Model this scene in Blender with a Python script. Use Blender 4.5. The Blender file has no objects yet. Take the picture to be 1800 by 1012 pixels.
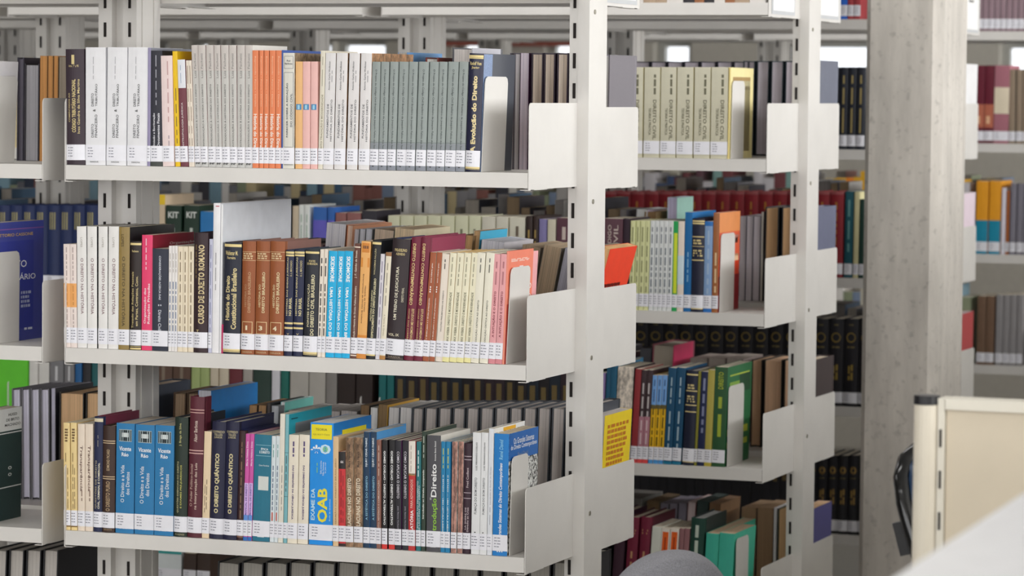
import bpy, math, random
import numpy as np
from mathutils import Matrix, Vector
random.seed(7)
SC = bpy.context.scene
COL = SC.collection
# ------------------------------------------------------------------ camera
FPX = 5873.1; YAW = .3516; PIT = -.0581; ROLL = .0091
CP = np.array([2.0135, -5.5684, 1.6183])
FW = np.array([-math.sin(YAW)*math.cos(PIT), math.cos(YAW)*math.cos(PIT), math.sin(PIT)])
_r = np.array([math.cos(YAW), math.sin(YAW), 0.]); _u = np.cross(_r, FW)
RT = math.cos(ROLL)*_r + math.sin(ROLL)*_u
UP = -math.sin(ROLL)*_r + math.cos(ROLL)*_u
cam = bpy.data.objects.new('camera', bpy.data.cameras.new('camera')); COL.objects.link(cam)
M = Matrix.Identity(4)
for i in range(3):
    M[i][0] = RT[i]; M[i][1] = UP[i]; M[i][2] = -FW[i]; M[i][3] = CP[i]
cam.matrix_world = M
cam.data.sensor_width = 36; cam.data.lens = FPX*36/1800
cam.data.clip_start = .1; cam.data.clip_end = 100
cam.data.dof.use_dof = True; cam.data.dof.focus_distance = 5.98; cam.data.dof.aperture_fstop = 8.0
SC.camera = cam
# ------------------------------------------------------------------ world, exposure
SC.view_settings.view_transform = 'Standard'; SC.view_settings.look = 'None'
SC.view_settings.gamma = 1; SC.view_settings.use_curve_mapping = False
SC.view_settings.exposure = -0.42
W = bpy.data.worlds.new('overcast_sky'); SC.world = W; W.use_nodes = True
W.node_tree.nodes['Background'].inputs[0].default_value = (.93, .96, 1, 1)
W.node_tree.nodes['Background'].inputs[1].default_value = 2.4
def area(name, loc, rot, sx, sy, power, col=(1, 1, 1)):
    l = bpy.data.lights.new(name, 'AREA'); l.shape = 'RECTANGLE'; l.size = sx; l.size_y = sy
    l.energy = power; l.color = col
    o = bpy.data.objects.new(name, l); COL.objects.link(o); o.location = loc; o.rotation_euler = rot
    return o
WIN_R = [(-7.2, -4.4), (-4.0, -1.2), (-.8, 2.0), (2.4, 5.2), (5.6, 8.4)]
for k, (a, b) in enumerate(WIN_R):      # daylight entering the windows of the right wall
    area('window_daylight', (5.35, (a+b)/2, 2.0), (0, math.radians(90), 0), 2.0, b-a, 150, (1, .99, .97))

WIN_B = [(-6.4, -4.2), (-3.6, -1.4), (-.8, 1.4), (2.0, 4.2)]
for a, b in WIN_B:                      # daylight entering the windows of the back wall
    area('window_daylight', ((a+b)/2, -8.35, 2.0), (math.radians(90), 0, 0), b-a, 2.0, 75, (1, .985, .965))

def at(x, y, Y):
    d = FW + RT*(x-900)/FPX - UP*(y-506)/FPX
    return CP + (Y-CP[1])/d[1]*d
def pj(X, Y, Z):
    d = np.array([X, Y, Z])-CP; z = d@FW
    return 900+FPX*(d@RT)/z, 506-FPX*(d@UP)/z

# ------------------------------------------------------------------ materials
def lin(h):
    h = h.lstrip('#'); v = [int(h[i:i+2], 16)/255 for i in (0, 2, 4)]
    return tuple(c/12.92 if c <= .04045 else ((c+.055)/1.055)**2.4 for c in v)+(1,)
_m = {}
def mat(hexc, rough=.55, kind='plain', metal=0., coat=0.):
    key = (hexc, rough, kind, metal, coat)
    if key in _m: return _m[key]
    m = bpy.data.materials.new(kind+'_'+hexc.lstrip('#')); m.use_nodes = True
    nt = m.node_tree; b = nt.nodes['Principled BSDF']; N = nt.nodes.new; L = nt.links.new
    c = lin(hexc)
    b.inputs['Base Color'].default_value = c; b.inputs['Roughness'].default_value = rough
    b.inputs['Metallic'].default_value = metal; b.inputs['Coat Weight'].default_value = coat
    tc = N('ShaderNodeTexCoord')
    def mix(a, d, fac):
        x = N('ShaderNodeMixRGB'); x.inputs[1].default_value = a; x.inputs[2].default_value = d; L(fac, x.inputs[0]); return x.outputs[0]
    def ramp(src, p0, p1):
        r = N('ShaderNodeMapRange'); r.inputs[1].default_value = p0; r.inputs[2].default_value = p1; L(src, r.inputs[0]); return r.outputs[0]
    if kind == 'plain':
        n = N('ShaderNodeTexNoise'); n.inputs['Scale'].default_value = 35; n.inputs['Detail'].default_value = 3; L(tc.outputs['Object'], n.inputs['Vector'])
        L(mix(tuple(v*.95 for v in c[:3])+(1,), tuple(min(1, v*1.03) for v in c[:3])+(1,), ramp(n.outputs[0], .25, .7)), b.inputs['Base Color'])
    elif kind == 'cloth':
        n = N('ShaderNodeTexNoise'); n.inputs['Scale'].default_value = 900; n.inputs['Detail'].default_value = 2; L(tc.outputs['Object'], n.inputs['Vector'])
        L(mix(tuple(v*.7 for v in c[:3])+(1,), tuple(min(1, v*1.2) for v in c[:3])+(1,), ramp(n.outputs[0], .35, .65)), b.inputs['Base Color'])
        bp = N('ShaderNodeBump'); bp.inputs['Strength'].default_value = .3; bp.inputs['Distance'].default_value = .0005; L(n.outputs[0], bp.inputs['Height']); L(bp.outputs[0], b.inputs['Normal'])
    elif kind == 'pages':
        mp = N('ShaderNodeMapping'); mp.inputs['Scale'].default_value = (1100, 14, 3); L(tc.outputs['Object'], mp.inputs['Vector'])
        n = N('ShaderNodeTexNoise'); n.inputs['Scale'].default_value = 1; n.inputs['Detail'].default_value = 3; L(mp.outputs[0], n.inputs['Vector'])
        L(mix(tuple(v*.68 for v in c[:3])+(1,), tuple(min(1, v*1.1) for v in c[:3])+(1,), ramp(n.outputs[0], .3, .62)), b.inputs['Base Color'])
    elif kind == 'worn':
        mp = N('ShaderNodeMapping'); mp.inputs['Scale'].default_value = (90, 60, 40); L(tc.outputs['Object'], mp.inputs['Vector'])
        n = N('ShaderNodeTexNoise'); n.inputs['Scale'].default_value = 1; n.inputs['Detail'].default_value = 8; n.inputs['Roughness'].default_value = .75; L(mp.outputs[0], n.inputs['Vector'])
        L(mix(tuple(v*.45 for v in c[:3])+(1,), tuple(min(1, v*1.5) for v in c[:3])+(1,), ramp(n.outputs[0], .4, .6)), b.inputs['Base Color'])
    elif kind == 'photo':
        n = N('ShaderNodeTexNoise'); n.inputs['Scale'].default_value = 170; n.inputs['Detail'].default_value = 6; n.inputs['Roughness'].default_value = .8; L(tc.outputs['Object'], n.inputs['Vector'])
        L(mix((.01, .01, .01, 1), c, ramp(n.outputs[0], .47, .53)), b.inputs['Base Color'])
    elif kind == 'paint':
        n = N('ShaderNodeTexNoise'); n.inputs['Scale'].default_value = 9; n.inputs['Detail'].default_value = 5; L(tc.outputs['Object'], n.inputs['Vector'])
        L(mix(tuple(v*.94 for v in c[:3])+(1,), c, ramp(n.outputs[0], .3, .6)), b.inputs['Base Color'])
        n2 = N('ShaderNodeTexNoise'); n2.inputs['Scale'].default_value = 1400; L(tc.outputs['Object'], n2.inputs['Vector'])
        bp = N('ShaderNodeBump'); bp.inputs['Strength'].default_value = .12; bp.inputs['Distance'].default_value = .0003; L(n2.outputs[0], bp.inputs['Height']); L(bp.outputs[0], b.inputs['Normal'])
    elif kind == 'concrete':
        mp = N('ShaderNodeMapping'); mp.inputs['Scale'].default_value = (9, 9, 1.6); L(tc.outputs['Object'], mp.inputs['Vector'])
        n = N('ShaderNodeTexNoise'); n.inputs['Scale'].default_value = 2; n.inputs['Detail'].default_value = 9; n.inputs['Roughness'].default_value = .65; L(mp.outputs[0], n.inputs['Vector'])
        n2 = N('ShaderNodeTexNoise'); n2.inputs['Scale'].default_value = 55; n2.inputs['Detail'].default_value = 5; L(tc.outputs['Object'], n2.inputs['Vector'])
        a = mix(tuple(v*.78 for v in c[:3])+(1,), tuple(v*1.1 for v in c[:3])+(1,), ramp(n.outputs[0], .3, .68))
        x = N('ShaderNodeMixRGB'); x.blend_type = 'MULTIPLY'; x.inputs[0].default_value = .25; L(a, x.inputs[1])
        r2 = ramp(n2.outputs[0], .28, .42); L(r2, x.inputs[2]); L(x.outputs[0], b.inputs['Base Color'])
        bp = N('ShaderNodeBump'); bp.inputs['Strength'].default_value = .25; bp.inputs['Distance'].default_value = .002; L(n2.outputs[0], bp.inputs['Height']); L(bp.outputs[0], b.inputs['Normal'])
    elif kind == 'leather':
        n = N('ShaderNodeTexNoise'); n.inputs['Scale'].default_value = 14; n.inputs['Detail'].default_value = 5; n.inputs['Distortion'].default_value = 1.2; L(tc.outputs['Object'], n.inputs['Vector'])
        bp = N('ShaderNodeBump'); bp.inputs['Strength'].default_value = .8; bp.inputs['Distance'].default_value = .01; L(n.outputs[0], bp.inputs['Height']); L(bp.outputs[0], b.inputs['Normal'])
    _m[key] = m
    return m
def glass():
    if 'g' in _m: return _m['g']
    m = bpy.data.materials.new('window_glass'); m.use_nodes = True; nt = m.node_tree; nt.nodes.clear()
    o = nt.nodes.new('ShaderNodeOutputMaterial'); t = nt.nodes.new('ShaderNodeBsdfTransparent'); g = nt.nodes.new('ShaderNodeBsdfGlossy'); x = nt.nodes.new('ShaderNodeMixShader')
    g.inputs['Roughness'].default_value = .02; x.inputs[0].default_value = .06
    nt.links.new(t.outputs[0], x.inputs[1]); nt.links.new(g.outputs[0], x.inputs[2]); nt.links.new(x.outputs[0], o.inputs[0]); _m['g'] = m; return m
STEEL = mat('#e0ddd9', .42, 'paint')
SLOT = mat('#241f1e', .9)
# ------------------------------------------------------------------ mesh collecting
class MB:
    def __init__(s): s.v = []; s.f = []; s.mi = []; s.mats = []
    def m(s, material):
        if material not in s.mats: s.mats.append(material)
        return s.mats.index(material)
    def add(s, verts, faces, material):
        o = len(s.v); k = s.m(material)
        s.v += [tuple(v) for v in verts]; s.f += [tuple(i+o for i in f) for f in faces]; s.mi += [k]*len(faces)
    def box(s, x0, x1, y0, y1, z0, z1, material):
        s.add([(x, y, z) for z in (z0, z1) for x, y in ((x0, y0), (x1, y0), (x1, y1), (x0, y1))],
              [(3, 2, 1, 0), (4, 5, 6, 7), (0, 1, 5, 4), (1, 2, 6, 5), (2, 3, 7, 6), (3, 0, 4, 7)], material)
    def prism(s, poly, axis, a, b, material):      # poly: (p,q) outline extruded along axis
        n = len(poly)
        def P(p, q, t): return {'x': (t, p, q), 'y': (p, t, q), 'z': (p, q, t)}[axis]
        s.add([P(p, q, a) for p, q in poly]+[P(p, q, b) for p, q in poly],
              [tuple(range(n))[::-1], tuple(range(n, 2*n))]+[(i, (i+1) % n, n+(i+1) % n, n+i) for i in range(n)], material)
    def build(s, name, parent=None, loc=None, smooth=False):
        me = bpy.data.meshes.new(name); me.from_pydata(s.v, [], s.f)
        for x in s.mats: me.materials.append(x)
        me.polygons.foreach_set('material_index', s.mi)
        if smooth: me.polygons.foreach_set('use_smooth', [True]*len(s.f))
        me.update()
        o = bpy.data.objects.new(name, me); COL.objects.link(o)
        if parent: o.parent = parent
        if loc is not None: o.location = loc
        return o
def tag(o, label, cat, group=None, kind=None):
    if label: o['label'] = label
    if cat: o['category'] = cat
    if group: o['group'] = group
    if kind: o['kind'] = kind
    return o
def empty(name, loc=(0, 0, 0), rot=(0, 0, 0)):
    o = bpy.data.objects.new(name, None); COL.objects.link(o); o.location = loc; o.rotation_euler = rot; o.empty_display_size = .02
    return o
def struct(o): o['kind'] = 'structure'; return o
def recalc(o):
    import bmesh
    b = bmesh.new(); b.from_mesh(o.data); bmesh.ops.recalc_face_normals(b, faces=b.faces); b.to_mesh(o.data); b.free(); return o
def tube(mb, pts, r, material, seg=10):
    pts = [Vector(p) for p in pts]; rings = []
    t0 = (pts[1]-pts[0]).normalized(); n = t0.orthogonal().normalized()
    for i, p in enumerate(pts):
        t = (pts[min(i+1, len(pts)-1)]-pts[max(i-1, 0)]).normalized()
        n = (n-t*n.dot(t)).normalized(); b = t.cross(n)
        rr = r[i] if isinstance(r, (list, tuple)) else r
        rings.append([p+(n*math.cos(2*math.pi*k/seg)+b*math.sin(2*math.pi*k/seg))*rr for k in range(seg)])
    V = [v for ring in rings for v in ring]
    F = [(i*seg+k, i*seg+(k+1) % seg, (i+1)*seg+(k+1) % seg, (i+1)*seg+k) for i in range(len(pts)-1) for k in range(seg)]
    F += [tuple(range(seg))[::-1], tuple(range((len(pts)-1)*seg, len(pts)*seg))]
    mb.add(V, F, material)
# ------------------------------------------------------------------ text outlines
_t = {}
def glyphs(s, bold=0.):
    k = (s, bold)
    if k not in _t:
        cu = bpy.data.curves.new('t', 'FONT'); cu.body = s; cu.resolution_u = 2; cu.offset = bold; cu.fill_mode = 'FRONT'
        o = bpy.data.objects.new('t', cu); me = o.to_mesh()
        v = np.array([(a.co.x, a.co.y) for a in me.vertices]).reshape(-1, 2); f = [tuple(p.vertices) for p in me.polygons]
        o.to_mesh_clear(); bpy.data.objects.remove(o); bpy.data.curves.remove(cu)
        if len(v): v = (v-v.min(0))/np.maximum(v.max(0)-v.min(0), 1e-6)
        _t[k] = (v, f)
    return _t[k]
def dashes(seed, words, lines=1, thick=.62):      # word-like bars for print too small to read
    R = random.Random(seed); v = []; f = []
    for l in range(lines):
        y0 = 1-(l+.5+thick/2)/lines; y1 = 1-(l+.5-thick/2)/lines; x = 0.
        tot = [R.uniform(.5, 1.6) for _ in range(words)]; S = sum(tot)+.35*(words-1); end = 1. if lines == 1 else R.uniform(.75, 1)
        for w in tot:
            a = x/S*end; b = (x+w)/S*end; n = len(v)
            v += [(a, y0), (b, y0), (b, y1), (a, y1)]; f.append((n, n+1, n+2, n+3)); x += w+.35
    return np.array(v), f

# ------------------------------------------------------------------ room
m = MB(); m.box(-12, 5.6, -8, 10, -.1, 0, mat('#8f8b84', .35)); struct(m.build('floor'))
m = MB(); m.box(-12, 5.6, -8, 10, 3.1, 3.2, mat('#d8d6d0', .8)); struct(m.build('ceiling'))
WALL = mat('#c9c4ba', .8)
def wall_with_windows(name, mk, spans, z0, z1, lo, hi, first):
    m = MB(); mk(m, lo, hi, 0, z0); mk(m, lo, hi, z1, 3.1)
    e = [lo]+[v for s in spans for v in s]+[hi]
    for a, b in zip(e[0::2], e[1::2]):
        if b > a: mk(m, a, b, z0, z1)
    struct(m.build(name))
    for k, (a, b) in enumerate(spans):
        fr = MB(); FR = mat('#b9b9b4', .4, 'plain', .3)
        for (p, q, r, s) in ((a, b, z0, z0+.04), (a, b, z1-.04, z1), (a, a+.035, z0+.04, z1-.04), (b-.035, b, z0+.04, z1-.04)): mk(fr, p, q, r, s, FR, .05)
        w = struct(fr.build('window_%d' % (first+k)))
        g = MB(); mk(g, a+.035, b-.035, z0+.04, z1-.04, glass(), .006); g.build('glass_pane', w)
wall_with_windows('wall_right', lambda m, a, b, z0, z1, mt=None, t=.2: m.box(5.1-t/2, 5.1+t/2, a, b, z0, z1, mt or WALL), WIN_R, 1.0, 2.95, -8, 10, 1)
YW = 9.5
px_win = [(1765, 1850), (1420, 1600), (1368, 1404), (1160, 1226), (1104, 1140), (968, 1030), (866, 895), (808, 862), (600, 692), (540, 597), (345, 380), (285, 312)]
spans = sorted(tuple(sorted((at(a, 90, YW)[0], at(b, 90, YW)[0]))) for a, b in px_win)
wall_with_windows('wall_far', lambda m, a, b, z0, z1, mt=None, t=.2: m.box(a, b, YW-t/2, YW+t/2, z0, z1, mt or WALL), spans, 1.48, float(at(900, 74, YW)[2])+.02, -12, 5, 6)
m = MB(); m.box(-12.1, -12, -8, 10, 0, 3.1, WALL); struct(m.build('wall_left'))
wall_with_windows('wall_back', lambda m, a, b, z0, z1, mt=None, t=.2: m.box(a, b, -8.1-t/2, -8.1+t/2, z0, z1, mt or WALL), WIN_B, 1.0, 2.95, -12, 5.6, 18)
m = MB(); a = at(780, 80, YW-.12); b = at(1090, 80, YW-.12); m.box(a[0], b[0], YW-.16, YW-.1, a[2]-.0, a[2]+.045, mat('#a5574a', .6)); struct(m.build('trim_1'))
for i, (x, y) in enumerate([(x, y) for x in (-3.2, -.4) for y in (-4.5, -1.8, .9, 3.6)]):
    m = MB(); m.box(-.62, .62, -.16, .16, .015, .075, mat('#e8e8e6', .4))
    t = empty('ceiling_light', (x, y, 3.025)); m.build('housing', t)
    for yy in (-.07, .07):
        tb = MB(); tube(tb, [(-.58, yy, 0), (.58, yy, 0)], .013, mat('#f7f7f7', .3)); tb.build('fluorescent_tube', t, smooth=True)
    tag(t, 'twin tube ceiling light fixture above the library racks, in the ceiling grid', 'ceiling light', 'ceiling light fixtures in a grid')
    l = area('lamp_glow', (0, 0, -.02), (0, 0, 0), 1.2, .3, 16, (1, .99, .975)); l.parent = t
m = MB(); m.box(1.95, 2.0, -1.2, 8, 0, 1.42, mat('#5d5a58', .9)); struct(m.build('light_blocker'))  # unseen low wall, added to keep window light off the lower shelves
# concrete pillar
A = at(1515, 500, 2.45); Bp = at(1649, 500, 2.45)
x0, x1 = A[0], Bp[0]; dpt = .30; ch = .012
m = MB(); c2 = .024
m.prism([(x0, 2.45+ch), (x0+ch, 2.45), (x1-c2, 2.45), (x1, 2.45+c2), (x1, 2.45+dpt-c2), (x1-c2, 2.45+dpt), (x0+ch, 2.45+dpt), (x0, 2.45+dpt-ch)], 'z', 0, 3.1, mat('#d0cac2', .75, 'concrete'))
o = struct(recalc(m.build('concrete_pillar')))

# ------------------------------------------------------------------ shelving
T = .6226; S = 1.543; BW = .920; BP = .967
ZR = [1.795, 1.45, 1.108, .764, .420]
HP = .152; LIP = .0275; SD = .255
def rowz(n, side, r): return ZR[r]-(.0077 if (n == 0 and side) else 0)
_sh = {}
def shelf_mesh(side):
    m = MB(); X0 = -BW+.0015; X1 = -.0015; s = 1 if not side else -1
    def bx(a, b, y0, y1, z0, z1):
        y0, y1 = s*y0, s*y1; m.box(a, b, min(y0, y1), max(y0, y1), z0, z1, STEEL)
    bx(X0, X1, 0, SD, LIP-.0012, LIP+.0005)           # tray
    bx(X0, X1, 0, .0015, .001, LIP-.0012)              # front lip
    bx(X0, X1, .0015, .018, .001, .0025)               # lip return
    bx(X0, X1, SD-.0015, SD, .001, LIP-.0012)          # rear lip
    bx(X0+.25, X1-.25, .11, .15, LIP-.006, LIP-.0012)  # stiffener
    return m
def bracket_mesh(side, x, flange):
    m = MB(); s = 1 if not side else -1; t = .0014; r = .009
    pl = [(0.0, -.002)]
    pl += [(0.0, HP-r)]+[(r-r*math.cos(a), HP-r+r*math.sin(a)) for a in (math.pi/8, math.pi/4, 3*math.pi/8)]+[(r, HP)]
    pl += [(SD+.006, HP), (SD+.006, -.002)]
    m.prism([(s*p, q) for p, q in pl], 'x', x-t/2, x+t/2, STEEL)
    y0, y1 = sorted((s*.012, s*.1)); fl = sorted((x, x+flange*.016))
    m.box(fl[0], fl[1], y0, y1, -.0032, -.002, STEEL)
    y0, y1 = sorted((s*.0, s*.03)); m.box(fl[0], fl[1], y0, y1, -.0032, -.002, STEEL)
    return m
def upright_mesh(end):
    m = MB(); ya, yb = .26, .3626; slots = []
    if end: xs = [(-.016, .022)]; 
    else: xs = [(-.041, -.012), (.012, .041)]
    zt = 2.18
    for a, b in xs:
        m.box(a, b, ya, ya+.0016, 0, zt, STEEL); m.box(a, b, yb-.0016, yb, 0, zt, STEEL)
    if end:
        m.box(.0204, .022, ya+.0016, yb-.0016, 0, zt, STEEL); m.box(-.016, -.0144, ya+.0016, yb-.0016, 0, zt, STEEL)
        m.box(.0, .0225, ya-.0006, ya, 0, zt, STEEL)
        for z in (.35, .84, 1.13, 1.42, 1.77, 2.05):
            tube(m, [(.022, ya+.03, z), (.0238, ya+.03, z)], .0045, mat('#a9a59a', .35, 'plain', .8), 10)
        sx = [-.006]
    else:
        for x in (-.041, -.0136, .012, .0394): m.box(x, x+.0016, ya+.0016, yb-.0016, 0, zt, STEEL)
        m.box(-.0124, .012, ya+.02, ya+.0216, 0, zt, STEEL)
        m.box(-.0124, .012, yb-.0216, yb-.02, 0, zt, STEEL)
        # rolled ribs on the side face
        for y in (ya+.022, yb-.03): m.box(.041, .0432, y, y+.012, 0, zt, STEEL)
        sx = [-.0265, .0265]
    z = .12
    while z < zt-.05:
        for x in sx:
            m.box(x-.0028, x+.0028, ya-.0012, ya-.0007, z, z+.028, SLOT); m.box(x-.0028, x+.0028, yb+.0001, yb+.0006, z, z+.028, SLOT)
        z += .0552
    m.box(-.041 if not end else -.016, .041 if not end else .022, ya-.2, ya, 0, .05, STEEL); m.box(-.041 if not end else -.016, .041 if not end else .022, yb, yb+.2, 0, .05, STEEL)
    m.box(-.041 if not end else -.016, .041 if not end else .022, ya, yb, zt, zt+.01, STEEL)
    return m
def rack(n, bays, rows, label):
    root = empty('library_shelving_rack', (0, n*S, 0))
    def inst(key, fn, name, parent, loc):
        if key not in _sh: o = fn().build(name, parent, loc); _sh[key] = o.data; return o
        o = bpy.data.objects.new(name, _sh[key]); COL.objects.link(o); o.parent = parent; o.location = loc; return o
    for k in range(bays+1):
        inst(('u', k == 0), lambda: upright_mesh(k == 0), 'upright', root, (0 if k == 0 else -k*BP+(BP-BW)/2, 0, 0))
    for k in range(bays):
        for side in (0, 1):
            for r in rows:
                s = inst(('s', side), lambda: shelf_mesh(side), 'shelf', root, (-k*BP, T if side else 0, rowz(n, side, r)))
                br = inst(('b', side, 0), lambda: bracket_mesh(side, 0, -1), 'side_bracket', s, (0, 0, 0))
                inst(('b', side, 1), lambda: bracket_mesh(side, -BW, 1), 'side_bracket', s, (0, 0, 0))
                if k == 0 and r == 0:
                    q = MB(); y0, y1 = (.03, .2) if not side else (-.2, -.03)
                    q.box(.0012, .0022, y0-.01, y1+.01, .004, .13, mat('#c9ccd0', .3)); q.box(.0024, .0028, y0, y1, .012, .124, mat('#fbfbfb', .4))
                    v, f = dashes(n, 3, 2); q.add([(.0031, y0+.05+a*.07, .085+b*.02) for a, b in v], f, mat('#333333'))
                    q.build('sign_holder', s)['label'] = 'white paper section sign in a clear holder'
    tag(root, label, 'shelving')
    return root
rack(0, 2, (0, 1, 2, 3, 4), 'nearest cream steel double-sided library rack, holding the blue Exame da OAB book')
rack(1, 3, (0, 1, 2, 3, 4), 'cream steel double-sided library rack directly behind the nearest rack, turquoise books on its low shelf')
rack(2, 4, (0, 1, 2, 3, 4), 'third cream steel library rack, its end hidden behind the concrete pillar')
rack(3, 5, (0, 1, 2, 3), 'farthest cream steel library rack, with orange and teal volumes beside the pillar')
# ------------------------------------------------------------------ books
GOLD = '#d9c68c'; PAGE = '#cfc6b4'; GREYP = '#b1aaa6'
BOARD_SEEN = {}
def bright(h, k=1.09):
    v = [int(h[i:i+2], 16) for i in (1, 3, 5)]; k = min(k, max(1, 240/max(v))) if max(v) else 1
    return '#'+''.join('%02x' % min(255, int(c*k)) for c in v)
def book_geo(mb, w, h, d, spine, board, page, hard, ribs=0, left=None, x0=0., y0=0., z0=0., pages=None, flip=False, bulge=None):
    """spine at y=0, fore-edge at y=d; right board at x=w"""
    t = .0026 if hard else .0007
    b = (min(.0045, .16*w) if hard else min(.001, .06*w)) if bulge is None else bulge
    n = 8 if hard else 4
    outer = [(0, d)]; inner = [(t, d)]
    if hard: outer += [(0, .011), (.0012, .008), (0, .005)]; inner += [(t, .011), (t+.0012, .009), (t, .005)]
    for i in range(n+1):
        x = w*i/n; y = -b*(1-(2*x/w-1)**2); outer.append((x, y+ (b if False else 0))); inner.append((min(max(x, t), w-t), y+t))
    if hard: outer += [(w, .005), (w-.0012, .008), (w, .011)]; inner += [(w-t, .005), (w-t-.0012, .009), (w-t, .011)]
    outer.append((w, d)); inner.append((w-t, d))
    N = len(outer); F = {'s': [], 'b': [], 'l': []}; V = []
    def P(p, z):
        x, y = p
        if flip: x, y = -x, -y
        return (x0+x, y0+y, z0+z)
    for z in (0, h): V += [P(p, z) for p in outer]+[P(p, z) for p in inner]
    O0, I0, O1, I1 = 0, N, 2*N, 3*N
    sp0 = 4 if hard else 1
    for i in range(N-1):
        k = 's' if sp0-(3 if hard else 0) <= i < N-1-(1 if not hard else 1) and not (i == 0 or i == N-2) else ('l' if i == 0 else 'b')
        F[k] += [(O0+i, O0+i+1, O1+i+1, O1+i), (I1+i, I1+i+1, I0+i+1, I0+i), (O1+i, O1+i+1, I1+i+1, I1+i), (I0+i, I0+i+1, O0+i+1, O0+i)]
    for k, i in (('l', 0), ('b', N-1)): F[k] += [(O0+i, O1+i, I1+i, I0+i)]
    mb.add(V, F['s'], spine); o = len(mb.v)-len(V)
    for k, mt in (('b', board), ('l', left or board)):
        kk = mb.m(mt)
        for f in F[k]: mb.f.append(tuple(i+o for i in f)); mb.mi.append(kk)
    ov = .0032 if hard else .0004
    pb = pages or mb
    xa, xb = t+.0001, w-t-.0001; ya = t+.0015-(b*.3 if hard else 0); yb = d-(.003 if hard else .0005); c = .004 if hard else .0008
    pts = [(xa, ya), (xb, ya), (xb, yb)]+[(xa+(xb-xa)*(1-u), yb-c*(1-(2*u-1)**2)) for u in (.2, .4, .6, .8)]+[(xa, yb)]
    nn = len(pts); V = [P(p, ov) for p in pts]+[P(p, h-ov) for p in pts]
    pb.add(V, [tuple(range(nn))[::-1], tuple(range(nn, 2*nn))]+[(i, (i+1) % nn, nn+(i+1) % nn, nn+i) for i in range(nn)], page)
    return b

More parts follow.
